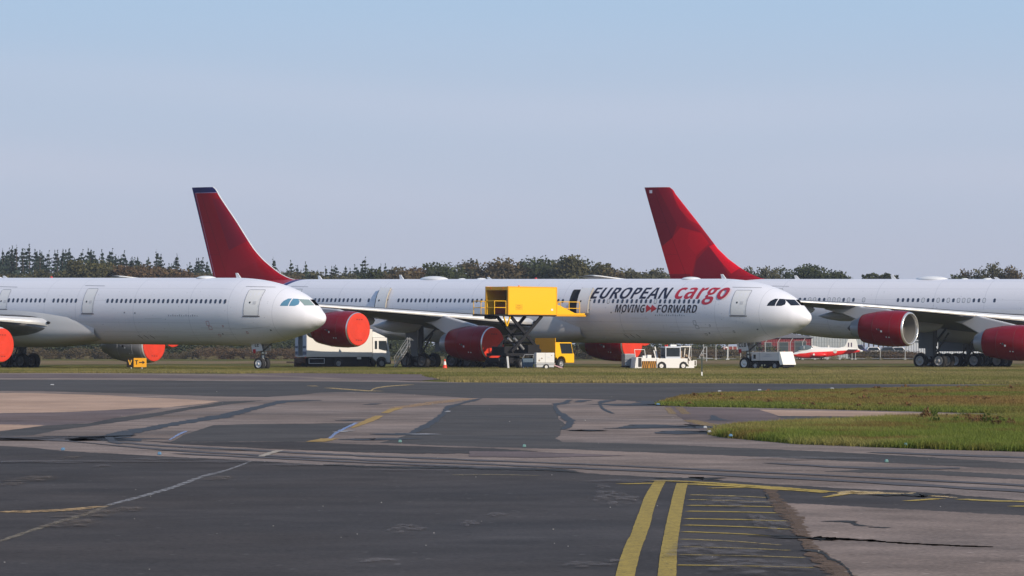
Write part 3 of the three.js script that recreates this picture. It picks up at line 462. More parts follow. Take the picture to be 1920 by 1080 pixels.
const wornAlpha = (cut, soft, s) => tex(512, 512, (u, v, x, y) => { const n = .62 * fbm(u, v, 14, 14, 5, s) + .38 * hash(x >> 1, y >> 1, s + 2); const a = Math.max(0, Math.min(1, (n - cut) / soft)); return [a, a, a]; }, false);
const wornPaint = (c, cut = .44, s = 120) => new THREE.MeshStandardMaterial({ color: c, roughness: .9, alphaMap: wornAlpha(cut, .16, s), transparent: true });
function sheet(name, pts, m, level, inPixels = true) {             // polygon lying on the ground; corners given where they were seen
  const rag = [];                                                  // broken up, slightly ragged outline
  pts.forEach((p, i) => { const q = pts[(i + 1) % pts.length], l = Math.hypot(q[0] - p[0], (q[1] - p[1]) * 6), n = p[1] > 1200 || q[1] > 1200 || Math.abs(p[0]) > 2400 || Math.abs(q[0]) > 2400 ? 1 : Math.max(1, Math.min(90, Math.round(l / 7))); for (let k = 0; k < n; k++) { const t = k / n, y = lerp(p[1], q[1], t), am = k ? (y - HORIZON) / 330 : 0, h = rag.length; rag.push([lerp(p[0], q[0], t) + am * 3 * (hash(h, 3, Math.round(p[0])) - .5), y + am * (1.1 * (hash(h, 5, Math.round(p[1])) - .5) + 1.2 * (vnoise(h * .23, p[1], 997, 997, 3) - .5))]); } });
  const P = inPixels ? rag.map(([x, y]) => at(x, y)) : pts;
  const g = new THREE.ShapeGeometry(new THREE.Shape(P.map(([x, d]) => new THREE.Vector2(x, d))));
  const p = g.attributes.position, uv = g.attributes.uv;
  for (let i = 0; i < p.count; i++) { const x = p.getX(i), d = p.getY(i); p.setXYZ(i, x, level * .002, -d); uv.setXY(i, x / TILE, d / TILE); }
  const nrm = new Float32Array(p.count * 3); for (let i = 0; i < p.count; i++) nrm[i * 3 + 1] = 1;
  g.setAttribute('normal', new THREE.BufferAttribute(nrm, 3));
  const o = structure(obj(name, g, m)); o.castShadow = false; return o;
}
function smooth(pts, n = 6) { const c = new THREE.CatmullRomCurve3(pts.map((p) => new THREE.Vector3(p[0], p[1], p[2] ?? 0)), false, 'centripetal'); return c.getPoints((pts.length - 1) * n).map((v) => [v.x, v.y, v.z]); }
function strokeGeo(pts, level, jag = .12, n = 6, tile = TILE) {              // pts: [px, py, half width in photo pixels across the line of sight]
  const rows = smooth(pts, n).map(([x, y, w], i) => { const [X0, d] = at(x, y); return { x: X0, d, w, y, x0: x }; });
  const out = [];
  for (let i = 0; i < rows.length; i++) {
    const a = rows[Math.max(0, i - 1)], b = rows[Math.min(rows.length - 1, i + 1)], r = rows[i];
    let tx = b.x - a.x, td = b.d - a.d; const l = Math.hypot(tx, td) || 1; tx /= l; td /= l;
    // half width in metres so that the line is w pixels thick as seen
    const f = F / r.d, K = f * EYE / r.d, A = f * (tx - r.x / r.d * td), B = -K * td, C = f * (-td - r.x / r.d * tx), D = -K * tx;       // how the line and its normal run in the picture
    const hw = r.w * Math.hypot(A, B) / Math.max(1e-9, Math.abs(A * D - B * C));
    const j1 = 1 + jag * (hash(i, 1, 7) - .5) * 2, j2 = 1 + jag * (hash(i, 2, 7) - .5) * 2;
    out.push([[r.x - td * hw * j1, level * .002, -(r.d + tx * hw * j1)], [r.x + td * hw * j2, level * .002, -(r.d - tx * hw * j2)]]);
  }
  if ((out[1][0][0] - out[0][0][0]) * (out[0][1][2] - out[0][0][2]) - (out[1][0][2] - out[0][0][2]) * (out[0][1][0] - out[0][0][0]) > 0) out.forEach((r) => r.reverse());
  const g = grid(out); const N = g.attributes.normal; for (let i = 0; i < N.count; i++) N.setXYZ(i, 0, 1, 0);
  const p = g.attributes.position, uv = g.attributes.uv; for (let i = 0; i < p.count; i++) uv.setXY(i, p.getX(i) / tile, -p.getZ(i) / tile);
  return g;
}
function stroke(name, list, m, level, jag, n, tile) { const o = structure(obj(name, list.map((s) => plain(strokeGeo(s, level, jag, n, tile))), m)); o.castShadow = false; return o; }

// the field: one sheet out to the horizon
const grassTex = tex(1024, 1024, (u, v, x, y) => {
  const a = fbm(u, v, 4, 4, 5, 5), b = fbm(u, v, 40, 40, 3, 6), f = hash(x, y, 9), dry = Math.max(0, Math.min(1, (a - .47) * 5));
  const k = .78 + .34 * (b - .5) + .34 * (f - .5);
  return [lerp(.43, .56, dry) * k, lerp(.43, .49, dry) * k, lerp(.19, .28, dry) * k];
});
{
  const g = new THREE.PlaneGeometry(9000, 8200).rotateX(-Math.PI / 2).translate(0, -.02, -4060), uv = g.attributes.uv, p = g.attributes.position;
  for (let i = 0; i < p.count; i++) uv.setXY(i, p.getX(i) / 46, p.getZ(i) / 46);
  structure(obj('ground', g, new THREE.MeshPhysicalMaterial({ map: grassTex, roughness: 1, specularIntensity: .1 }))).castShadow = false;
}
const dryTex = tex(512, 512, (u, v, x, y) => { const n = fbm(u, v, 8, 8, 5, 15), f = hash(x, y, 2), k = .8 + .5 * (n - .5) + .3 * (f - .5); return [.60 * k, .51 * k, .37 * k]; });
const dry = new THREE.MeshPhysicalMaterial({ map: dryTex, roughness: 1, specularIntensity: .1 });
sheet('dry_ground', [[-500, 676.3], [80, 676.0], [420, 677.2], [760, 676.2], [1320, 675.8], [2500, 675.8], [2500, 681.5], [1480, 681.8], [1000, 682.5], [520, 681.6], [120, 683.6], [-500, 684.2]], dry, 1);
sheet('earth_verge', [[430, 700.8], [560, 699.5], [800, 702], [1010, 706], [830, 710.5], [790, 714], [700, 712.5], [560, 705.5]], mat.brown, 2);
// paved area as a whole: old worn asphalt
sheet('apron', [[-900, 699.2], [150, 699.6], [430, 701], [560, 705], [700, 712], [800, 715.5], [860, 717], [1000, 718], [1300, 718.5], [1920, 721.5], [3200, 726], [5200, 1500], [3000, 2600], [-1200, 2600], [-3200, 1500]], mat.worn, 1);
sheet('taxiway', [[-900, 711], [200, 712.5], [420, 714.5], [590, 715], [700, 715.8], [850, 717.8], [1000, 718.9], [1300, 719.3], [1920, 722.3], [3200, 726.6], [3200, 729], [1920, 728.5], [1700, 732], [1500, 736.5], [1340, 741], [1290, 748], [1245, 757.5], [1210, 754], [1160, 750.5], [1090, 748], [1000, 747], [880, 746.5], [820, 742.5], [740, 737.8], [660, 735.5], [600, 736.5], [560, 741], [500, 744.5], [410, 743.2], [300, 740], [200, 737], [80, 733.5], [-900, 733]], mat.fresh, 2);
sheet('asphalt_strip', [[-900, 701.5], [180, 702], [430, 704.5], [600, 709], [560, 711.5], [250, 709], [-900, 707.5]], mat.brown, 3);
sheet('concrete_slab', [[-900, 736], [0, 737], [60, 737.2], [140, 739.5], [205, 741.5], [250, 744.5], [345, 749], [412, 752.3], [385, 756.8], [350, 759.8], [310, 764.5], [250, 766], [190, 769.5], [120, 773], [0, 775], [-900, 776.5]], mat.tan, 2);
sheet('concrete_slab', [[-900, 797.5], [0, 796.2], [82, 797.6], [45, 803], [0, 808.2], [-900, 826]], mat.tan, 2);
sheet('asphalt_patch', [[-900, 777], [0, 775.4], [120, 773.4], [190, 770], [252, 766.4], [305, 765], [262, 774], [215, 784], [168, 793], [95, 797.4], [0, 795.8], [-900, 797]], mat.brown, 2);
sheet('asphalt_patch', [[-900, 829], [0, 809], [86, 798], [168, 793.6], [212, 784.6], [300, 773], [340, 765.5], [400, 757], [418, 752.8], [500, 750.5], [440, 757], [352, 769], [282, 783], [184, 797], [102, 808], [62, 816.5], [0, 819], [-900, 836]], mat.fresh, 2);
sheet('asphalt_patch', [[318, 829.5], [330, 824.5], [345, 815.5], [400, 797.5], [460, 795.5], [560, 795], [664, 793], [655, 802], [640, 809], [625, 816], [603, 826], [590, 828.6], [440, 828.2]], mat.fresh, 2);
sheet('asphalt_patch', [[262, 826], [330, 829.6], [440, 829], [590, 829.5], [650, 833], [780, 837], [920, 841], [1010, 846.5], [900, 851], [760, 851], [640, 847], [540, 843], [440, 838.5], [330, 833]], mat.dark, 3);
sheet('asphalt_patch', [[880, 846.8], [1000, 847.5], [1100, 852], [1175, 855], [1000, 859], [880, 857]], mat.brown, 3.5);
sheet('asphalt_patch', [[845, 759.2], [1035, 759.4], [1044, 768], [1046, 777], [1047, 786], [1062, 797], [1052, 807], [1050, 817], [1041, 822], [1055, 829], [1200, 832], [1360, 839], [1500, 845], [1700, 855], [1920, 869], [3200, 946], [3200, 962], [1920, 881], [1700, 870], [1500, 860], [1360, 854], [1200, 848], [1060, 842], [900, 838.4], [800, 834.5], [712, 830.5], [740, 823.5], [765, 815], [790, 803.5], [815, 790.5], [832, 775.5]], mat.fresh, 2);
sheet('asphalt_strip', [[1545, 884.5], [1660, 878.5], [1800, 885], [1920, 892], [3200, 975], [3200, 990], [1920, 899.5], [1750, 890.5]], mat.fresh, 2);
sheet('asphalt_patch', [[1244, 759.5], [1300, 764.8], [1400, 767], [1450, 769.5], [1500, 776], [1560, 789.5], [1470, 793.5], [1370, 797], [1340, 806], [1312, 806], [1280, 786]], mat.brown, 3);
sheet('concrete_strip', [[1424, 768.8], [1600, 771.5], [1760, 775.5], [1920, 780], [3200, 806], [3200, 818], [1920, 787.2], [1740, 783.5], [1600, 781.5], [1460, 780.2]], mat.tan, 4);
sheet('asphalt_strip', [[1455, 780.6], [1600, 782], [1740, 784], [1920, 787.6], [3200, 818.4], [3200, 850], [1920, 812], [1610, 793.5], [1490, 790.5]], mat.fresh, 4);
// the nearest apron, newer and darker
sheet('apron', [[-1200, 838], [-300, 834], [0, 836.5], [62, 840], [120, 846], [200, 850.5], [330, 857.5], [440, 862.5], [520, 867], [620, 873.5], [760, 878], [900, 880.5], [1000, 882.5], [1080, 886.5], [1160, 892], [1250, 896], [1340, 900.5], [1440, 908], [1560, 915.5], [1700, 921], [1920, 939], [3400, 1080], [5400, 1700], [3000, 2600], [-1200, 2600], [-3200, 1500]], mat.dark, 3);
sheet('worn_asphalt', [[1468, 944.5], [1530, 946.8], [1600, 951], [1760, 959.5], [1920, 968], [3600, 1085], [5400, 1700], [3000, 2590], [1900, 2590], [1640, 1170], [1570, 1082], [1536, 1042], [1500, 1003], [1482, 968]], mat.worn, 4);
// tar seams, joints and tyre tracks
stroke('tar_seam', [[[580, 750.5, 1.2], [530, 754, 2.2], [480, 765, 3.4], [430, 778, 4], [380, 787, 3.8], [330, 795, 3.4], [285, 803, 3.5], [250, 809, 4.5], [215, 817, 6], [185, 822, 6.5], [158, 822.5, 4]]], mat.tar, 4, .35, 10);
stroke('tar_seam', [[[203, 820, 5], [212, 828, 4], [225, 833, 1.5]]], mat.tar, 4.5, .3);
stroke('tar_seam', [[[900, 747.5, 1], [888, 751, 1.8], [862, 757.5, 1.4], [840, 765, 3.6], [830, 777, 4], [806, 795, 5], [772, 813, 3.5]]], mat.tar, 4, .35, 10);
stroke('tar_seam', [[[1068, 750, 2.6], [1060, 755, 2.6], [1041, 761, 2.8], [1046, 771, 3.4], [1060, 783, 5.5], [1070, 791, 7], [1066, 799, 5], [1055, 806, 2.5]]], mat.tar, 4, .35, 10);
stroke('tar_patch', [[[1098, 750.5, 3], [1084, 754.5, 2]], [[1144, 750.5, 2.8], [1126, 757, 2.6], [1129, 765, 2], [1150, 776, 1.2]]], mat.tar, 4, .4, 10);
stroke('tar_patch', [[[1210, 752, 2], [1250, 757, 5], [1275, 757.5, 2]], [[1335, 779, 1.5], [1345, 787, 6], [1352, 789, 2]], [[1200, 796.5, 1.5], [1250, 799.5, 3.4], [1345, 800, 3]], [[1255, 808.5, 1], [1300, 811, 3], [1345, 811, 2.4]], [[692, 759, 1.4], [706, 757, 1.4]], [[1088, 808, 1], [1100, 807.6, 1.4], [1110, 808.4, .8]], [[1150, 804, .7], [1190, 803, 1.2]], [[648, 824, .8], [700, 824.5, 1.6], [760, 822.5, 2]], [[700, 815, .8], [780, 814.6, 1.8], [812, 814.4, .8]], [[640, 788, .6], [684, 788.4, 1.2]]], mat.tar, 4.5, .4, 8);
stroke('tyre_track', [[[210, 829, 1.2], [300, 836, 1.3], [440, 843.5, 1.4], [560, 849.5, 1.4], [700, 856, 1.4], [900, 864, 1.3], [1100, 871.5, 1.2], [1400, 885, 1.3], [1920, 911, 1.5], [2600, 950, 1.6]], [[-100, 826, 2], [60, 823, 3.4], [140, 829, .8], [300, 843, 1.3], [500, 855, 1.3], [700, 864, 1.4], [900, 871, 1.3], [1100, 879, 1.6], [1400, 893, 2.2], [1920, 922, 2.2], [2600, 965, 2.2]], [[120, 820.5, .7], [60, 822.5, 1.6], [-200, 824, 3]], [[330, 851, .8], [520, 860, 1.2], [700, 869, 1], [880, 876, 1.5], [1000, 880, 2]], [[1440, 869, .8], [1620, 878, 1.6], [1800, 879, 1.2]], [[1640, 848.5, 1], [1760, 853, 1.6], [1920, 859, 1.4], [2200, 872, 1]]], std(L(.075, .066, .068), .9), 5, .4, 8);
stroke('broken_edge', [[[610, 872, .7], [700, 876, 1.1], [820, 878, 2], [880, 879, 1], [960, 880.5, 2.4], [1050, 883.5, 1.8], [1085, 887.5, 1]], [[1240, 897, .8], [1310, 899, 2.2], [1350, 896.5, .8]]], mat.crack, 5.5, .8, 14);
// cracks in the worn asphalt
stroke('pavement_crack', [[[1562, 978.5, 1.6], [1592, 981, 2], [1608, 986, 1.4], [1625, 988.5, 1.2]], [[1632, 990, .5], [1668, 991.8, .8]]], mat.crack, 6, .7, 12);
stroke('pavement_crack', [[[1505, 1012, 4], [1530, 1011.5, 2.6], [1600, 1014, 1.5], [1680, 1019.5, 1.2], [1760, 1024, 1], [1860, 1028, .6]]], mat.crack, 6, .8, 16);
stroke('rubble_line', [[[1510, 1033, 1.5], [1540, 1039, 2.4], [1556, 1050, 2], [1572, 1056, 1.4], [1590, 1070, 1.6], [1600, 1085, 1.5]], [[1476, 1012, 2], [1492, 1010, 5.5], [1508, 1009.5, 4]], [[1438, 929, 1.6], [1442, 938, 2]]], mat.crack, 7, .9, 12);
stroke('mud_strip', [[[1443, 918, 9], [1455, 940, 10], [1477, 962, 13], [1492, 982, 14], [1504, 1002, 13], [1515, 1022, 9], [1532, 1042, 12], [1560, 1066, 14], [1592, 1095, 16], [1650, 1150, 20]]], new THREE.MeshStandardMaterial({ color: L(.115, .064, .032), roughness: .95, transparent: true, alphaMap: wornAlpha(.34, .10, 220) }), 5.5, .5, 14, 1.6);
// painted lines
const yellow = paint(L(.50, .345, .045)), yellowTile = .9;
stroke('edge_line', [[[1238, 903, 8.8], [1230, 916, 10], [1220, 936, 12], [1212, 960, 12.5], [1203, 988, 14.5], [1196, 1008, 14], [1190, 1020, 15], [1181, 1046, 16.5], [1170, 1090, 18], [1150, 1180, 24], [1110, 1400, 42]]], yellow, 5, .03, 10, yellowTile);
stroke('edge_line', [[[1279, 907, 10], [1273, 930, 11.2], [1268, 954, 12], [1263, 980, 13], [1258, 1008, 14], [1254, 1036, 15.5], [1250, 1086, 18], [1238, 1180, 24], [1212, 1400, 42]]], yellow, 5, .03, 10, yellowTile);
[[929, 1450, 935, .5], [938, 1448, 943, .3], [949, 1456, 952, .8], [960, 1466, 963.5, .8], [974, 1472, 978.5, 1], [986, 1478, 994, .9], [998.5, 1490, 1010, .8], [1012.5, 1462, 1024, .7], [1027, 1480, 1034, .5], [1042, 1508, 1047.5, .5], [1061.5, 1526, 1066.5, .8], [1087, 1560, 1093, 1]].forEach(([y0, x1, y1, k], i) => stroke('hatch_line', [[[1294 - (y0 - 929) * .18, y0, .5 + .35 * k], [lerp(1290, x1, .3), lerp(y0, y1, .22), .5 + .4 * k], [lerp(1290, x1, .62), lerp(y0, y1, .5), .45 + .4 * k], [x1, y1, .4 + .4 * k]]], k > .75 ? yellow : (mat.faded ??= wornPaint(L(.46, .335, .10), .40, 140)), 5, .2, 8, .9));
stroke('yellow_line', [[[1228, 902, .9], [1300, 905, 1.1], [1400, 911.5, 1.3], [1480, 917.5, 1.6], [1560, 924, 1.2]], [[1290, 908.5, 1.2], [1360, 912, 1.5], [1420, 916, 1.2], [1500, 921, 1.6], [1545, 925.5, .9]], [[1546, 934, .9], [1570, 930, 1.7], [1592, 926.5, 2.2], [1640, 925, 2.4]], [[1700, 941, .8], [1735, 938.5, 1.2], [1760, 936.5, 1.4]], [[1165, 909, .7], [1230, 907.3, .8]], [[1330, 917, .5], [1420, 914.5, .7]]], paint(L(.62, .42, .06)), 6, .25, 10, .9);
stroke('yellow_line', [[[1800, 937.5, 1], [1860, 940.5, 1.2], [1940, 943, 1.2], [2300, 965, 1.4]], [[1896, 950.5, .9], [1960, 952, 1]]], paint(L(.56, .40, .08)), 6, .25, 10, .9);
stroke('broken_paint', [[[1570, 929.5, 1.5], [1600, 925, 2.4], [1650, 927, 2.4], [1700, 928.5, 2], [1738, 930.5, 1.6], [1790, 935, .8]]], wornPaint(L(.72, .52, .26), .40, 133), 6.5, .5, 14, .5);
stroke('broken_edge', [[[1640, 928.6, 1], [1680, 930, 1.5], [1735, 930, 2.4], [1768, 930.6, .8]]], mat.crack, 7.5, .8, 14);
stroke('white_line', [[[524, 845.5, 1.8], [508, 850.5, 2.4], [489, 857, 2]]], paint(L(.55, .46, .36)), 6, .3, 8, 1);
stroke('curved_line', [[[470, 866, .9], [444, 876, 1.3], [420, 884, 1.5], [379, 895, 2], [321, 916, 2.6], [262, 933, 2.2], [205, 948, 1.8]]], wornPaint(L(.34, .33, .335), .42, 150), 5, .15, 10, 1.4);
stroke('curved_line', [[[205, 948, 1.8], [163, 964.5, 2.4], [117, 978, 2.4], [58, 997, 2.2], [0, 1016, 2], [-120, 1050, 2.2]]], wornPaint(L(.30, .245, .17), .43, 160), 5, .3, 10, 1.4);
stroke('curved_line', [[[190, 951, 1.4], [158, 954.5, 1.8], [125, 957.3, 2], [64, 960.5, 2], [0, 962, 1.2]]], wornPaint(L(.50, .32, .14), .38, 170), 6, .3, 10, 1);
stroke('taxi_line', [[[592, 829, 4], [618, 823, 3.6]], [[660, 803, 1], [676, 796, 2.6], [697, 787, 4], [712, 780, 3.4]], [[722, 775, 3], [735, 769, 3], [749, 765, 1.8]]], paint(L(.56, .34, .075)), 5, .15, 6, 2);
stroke('taxi_line', [[[745, 765, 2], [800, 757.5, 2.4], [840, 752.5, 2.6], [880, 747.5, 2]]], wornPaint(L(.52, .31, .14), .47, 180), 5, .2, 8, 2);
stroke('taxi_line', [[[615, 727.5, .7], [640, 729.5, .8], [690, 733, .8], [705, 733.8, .9]], [[694, 733.5, 1], [702, 729, .9], [725, 725, .8], [770, 721.5, .6]], [[582, 723.5, .8], [592, 724.5, .6]]], wornPaint(L(.52, .36, .14), .36, 190), 5, .2, 8, 2);
stroke('blue_line', [[[618, 823, 1.8], [630, 813, 2], [648, 803.5, 1.6], [668, 793.5, 1.4]], [[318, 826, .8], [336, 815, 1.4], [350, 809, 1]]], wornPaint(L(.30, .42, .72), .38, 200), 6, .3, 8, 1);
stroke('pale_line', [[[632, 811, .9], [655, 808.5, 1.2]], [[838, 773, 2], [842, 771, 1.6]], [[770, 815, .5], [815, 814.5, .8]]], paint(L(.52, .50, .50)), 6, .3, 8, 1);
stroke('branch_line', [[[1252, 764.5, 4.5], [1262, 777, 5.5]], [[1272, 763.5, 4.5], [1287, 777, 5.5]], [[1290, 788, 2.5], [1330, 797, 4], [1345, 800, 2]]], wornPaint(L(.36, .235, .085), .42, 210), 5, .2, 8, 1.6);
stroke('faint_line', [[[850, 892, .5], [940, 891.5, .6], [1010, 893.5, .4]]], wornPaint(L(.30, .24, .12), .45, 230), 6, .3, 10, .9);
// worn, pale and brown stains on the near apron, each a patch with its own ragged outline
const stainMat = (c, s) => new THREE.MeshStandardMaterial({ color: c, roughness: .95, transparent: true, alphaMap: tex(256, 256, (u, v, x, y) => { const dx = (u - .5) * 2, dy = (v - .5) * 2, e = 1 - Math.sqrt(dx * dx + dy * dy); const n = .58 * fbm(u, v, 7, 9, 5, s) + .18 * fbm(u, v, 34, 90, 2, s + 1) + .24 * hash(x, y, s); const a = Math.max(0, Math.min(1, (n - .60 + Math.min(.16, e * .4)) * 5)) * (e > 0 ? .62 : 0); return [a, a, a]; }, false) });
const pale = [stainMat(L(.17, .145, .138), 301), stainMat(L(.17, .125, .09), 302), stainMat(L(.22, .19, .18), 303), stainMat(L(.05, .05, .055), 304)];
[[760, 994, 42, 9, 0, .1], [880, 984, 22, 6, 0], [930, 967, 24, 4, 0], [703, 1053.5, 52, 4.5, 2], [1150, 936, 52, 14, 0], [1130, 915, 16, 4, 0], [1100, 1062, 60, 6, 0], [1150, 1055, 20, 3, 2], [160, 966, 70, 10, 1], [235, 958, 42, 6, 1], [130, 984, 60, 10, 1], [60, 900, 50, 7, 1], [20, 910, 30, 4, 1], [410, 899, 32, 5, 1], [130, 860, 26, 3, 1], [190, 876, 18, 2.5, 0], [300, 863, 90, 2.5, 0], [430, 868, 120, 2, 0], [560, 874, 90, 2, 0], [150, 868, 200, 3, 0], [40, 868, 70, 2, 0], [760, 884, 100, 1.6, 0], [1380, 945, 80, 10, 0], [1330, 1040, 110, 18, 0], [1420, 1068, 120, 16, 0], [1440, 985, 40, 16, 0], [1200, 905, 130, 3, 0], [1500, 862, 150, 3, 0], [380, 845, 150, 2, 3]].forEach(([x, y, w, h, k], i) => {
  const [x0, d0] = at(x, y), d1 = at(x, y - h)[1], hw = w * d0 / F, hd = d1 - d0;
  const g = new THREE.PlaneGeometry(hw * 2, hd * 2).rotateX(-Math.PI / 2).translate(x0, (8.5 + (i % 40) * .25) * .002, -d0); const o = structure(obj('surface_stain', g, pale[k])); o.castShadow = false;
});
// small flecks of debris and the blue and white edge studs
{
  const g = []; for (let i = 0; i < 70; i++) { const y = 735 + 345 * Math.pow(rnd(), 1.4), [x, d] = at(rr(-20, 1940), y), s = rr(.004, .010) * (y < 800 ? 2.4 : 1); g.push(plain(new THREE.DodecahedronGeometry(s, 0).scale(1, .5, 1).translate(x, .03 + s * .3, -d))); }
  const o = obj('gravel', g, std(L(.32, .31, .30), .9)); tag(o, 'loose pale grit scattered over the dark asphalt', 'grit', null, 'stuff');
}
const stud = (px, py, c, n, label, cat) => { const [x, d] = at(px, py), w = .034 * d / 60; tag(obj(n, [rbox(w * 1.6, .035, .12, x, .065, -d, .012), rbox(w * 1.2, .02, .08, x, .085, -d, .008)], c), label, cat, 'studs and markers set in the pavement'); };
const blueM = std(L(.09, .20, .33), .5), tealM = std(L(.12, .24, .23), .6), paleM = std(L(.36, .38, .41), .6);
stud(118, 850, blueM, 'edge_stud', 'blue edge stud on the dark apron below the second tan slab', 'stud'); stud(299, 858.5, blueM, 'edge_stud', 'blue edge stud on the dark apron below the bend of the tar seam', 'stud');
stud(750, 834.5, tealM, 'edge_stud', 'teal stud at the end of the near yellow taxi line', 'stud'); stud(983, 843.5, tealM, 'edge_stud', 'teal stud below the dark square asphalt patch', 'stud'); stud(1662, 873, tealM, 'edge_stud', 'teal stud on the worn strip below the nearer weedy island', 'stud');
stud(1234, 762, blueM, 'edge_stud', 'blue stud at the tip of the farther grass island', 'stud'); stud(1330, 815.5, paleM, 'edge_stud', 'pale stud at the tip of the nearer weedy island', 'stud'); stud(1322, 807, paleM, 'edge_stud', 'white stud just beyond the tip of the nearer weedy island', 'stud');
stud(1370, 823, blueM, 'edge_stud', 'blue stud first along the edge of the nearer weedy island', 'stud'); stud(1481, 831, paleM, 'edge_stud', 'pale blue stud second along the edge of the nearer weedy island', 'stud'); stud(1698, 840.5, tealM, 'edge_stud', 'pale teal stud third along the edge of the nearer weedy island', 'stud');
stud(98, 724, paleM, 'edge_stud', 'white stud on the far dark taxiway beyond the first tan slab', 'stud'); stud(1349, 736.5, paleM, 'edge_stud', 'white stud first beside the farther grass island on the taxiway', 'stud'); stud(1424, 734, paleM, 'edge_stud', 'white stud second beside the farther grass island on the taxiway', 'stud'); stud(1560, 731, paleM, 'edge_stud', 'white stud third beside the farther grass island on the taxiway', 'stud');

// ------------------------------------------------------------ grass
const islandFar = [[1240, 759], [1262, 751], [1290, 744], [1340, 740], [1420, 738], [1520, 734], [1680, 730], [1920, 725.5], [3200, 724.5], [3200, 797], [1920, 777], [1760, 773], [1640, 770], [1500, 766.5], [1380, 764], [1300, 763], [1255, 761]];
const islandNear = [[1338, 815], [1350, 808], [1400, 801], [1480, 796], [1600, 794], [1680, 789], [1800, 786.5], [1920, 785], [3200, 805], [3200, 925], [1920, 847], [1780, 843.5], [1640, 838.5], [1500, 833], [1420, 825.5], [1360, 820]];
const turfTex = tex(512, 512, (u, v, x, y) => { const a = fbm(u, v, 10, 10, 5, 25), f = hash(x, y, 19), k = .7 + .5 * (a - .5) + .4 * (f - .5); return [.38 * k, .39 * k, .16 * k]; });
const turf = new THREE.MeshPhysicalMaterial({ map: turfTex, roughness: 1, specularIntensity: .1 });
sheet('grass_island', islandFar, turf, 6); sheet('grass_island', islandNear, turf, 6);
const inside = (poly, x, y) => { let c = false; for (let i = 0, j = poly.length - 1; i < poly.length; j = i++) { const [xi, yi] = poly[i], [xj, yj] = poly[j]; if ((yi > y) !== (yj > y) && x < (xj - xi) * (y - yi) / (yj - yi) + xi) c = !c; } return c; };
function tuft(n, spread, h, w, lean) {                            // n bent blades
  const pos = [], idx = [];
  for (let i = 0; i < n; i++) {
    const a = rnd() * 6.283, r = Math.sqrt(rnd()) * spread, x = Math.cos(a) * r, z = Math.sin(a) * r, hh = h * rr(.55, 1.1), t = rnd() * 6.283, l = lean * hh * rr(.3, 1), dx = Math.cos(t) * l, dz = Math.sin(t) * l, q = rnd() * 3.14, wx = Math.cos(q) * w / 2, wz = Math.sin(q) * w / 2, o = pos.length / 3;
    pos.push(x - wx, 0, z - wz, x + wx, 0, z + wz, x - wx * .7 + dx * .35, hh * .6, z - wz * .7 + dz * .35, x + wx * .7 + dx * .35, hh * .6, z + wz * .7 + dz * .35, x + dx, hh, z + dz);
    idx.push(o, o + 1, o + 2, o + 1, o + 3, o + 2, o + 2, o + 3, o + 4);
  }
  const g = new THREE.BufferGeometry(); g.setAttribute('position', new THREE.Float32BufferAttribute(pos, 3)); g.setIndex(idx); g.computeVertexNormals();
  return g;
}
function weed(h) {                                                // stalk with a seed head of small clumps
  const list = [plain(cyl(.008, .012, h, 0, h / 2, 0, 'y', 5))];
  for (let i = 0; i < 16; i++) { const y = h * rr(.35, 1.02), a = rnd() * 6.28, r = (1.05 - y / h) * .12 + .03; list.push(plain(new THREE.TetrahedronGeometry(rr(.016, .034)).scale(1, 1.5, 1).rotateY(rnd() * 6).translate(Math.cos(a) * r, y, Math.sin(a) * r))); }
  for (let i = 0; i < 6; i++) { const a = rnd() * 6.28; list.push(plain(new THREE.PlaneGeometry(.05, .26).rotateX(.7).translate(0, h * rr(.1, .45), .1).rotateY(a))); }
  return join(list);
}
const blade = new THREE.MeshPhysicalMaterial({ color: 0xffffff, roughness: 1, specularIntensity: .2, transmission: .4, thickness: 0, side: THREE.DoubleSide });
function scatter(name, label, geo, spots, colour, size) {
  const m = new THREE.InstancedMesh(geo, blade, spots.length), q = new THREE.Quaternion(), up = new THREE.Vector3(0, 1, 0), M4 = new THREE.Matrix4(), c = new THREE.Color();
  spots.forEach(([x, d, k], i) => { const s = size(k, x, d); M4.compose(new THREE.Vector3(x, .0, -d), q.setFromAxisAngle(up, rnd() * 6.283), new THREE.Vector3(s[0], s[1], s[0])); m.setMatrixAt(i, M4); const [r, g, b] = colour(x, d); m.setColorAt(i, c.setRGB(r, g, b)); });
  m.name = name; m.castShadow = m.receiveShadow = true; scene.add(m); tag(m, label, 'grass', null, 'stuff');
}
const patch = (x, d, sc, s) => fbm(x / 400 + .5, d / 800, Math.round(400 / sc), Math.round(800 / sc), 3, s);
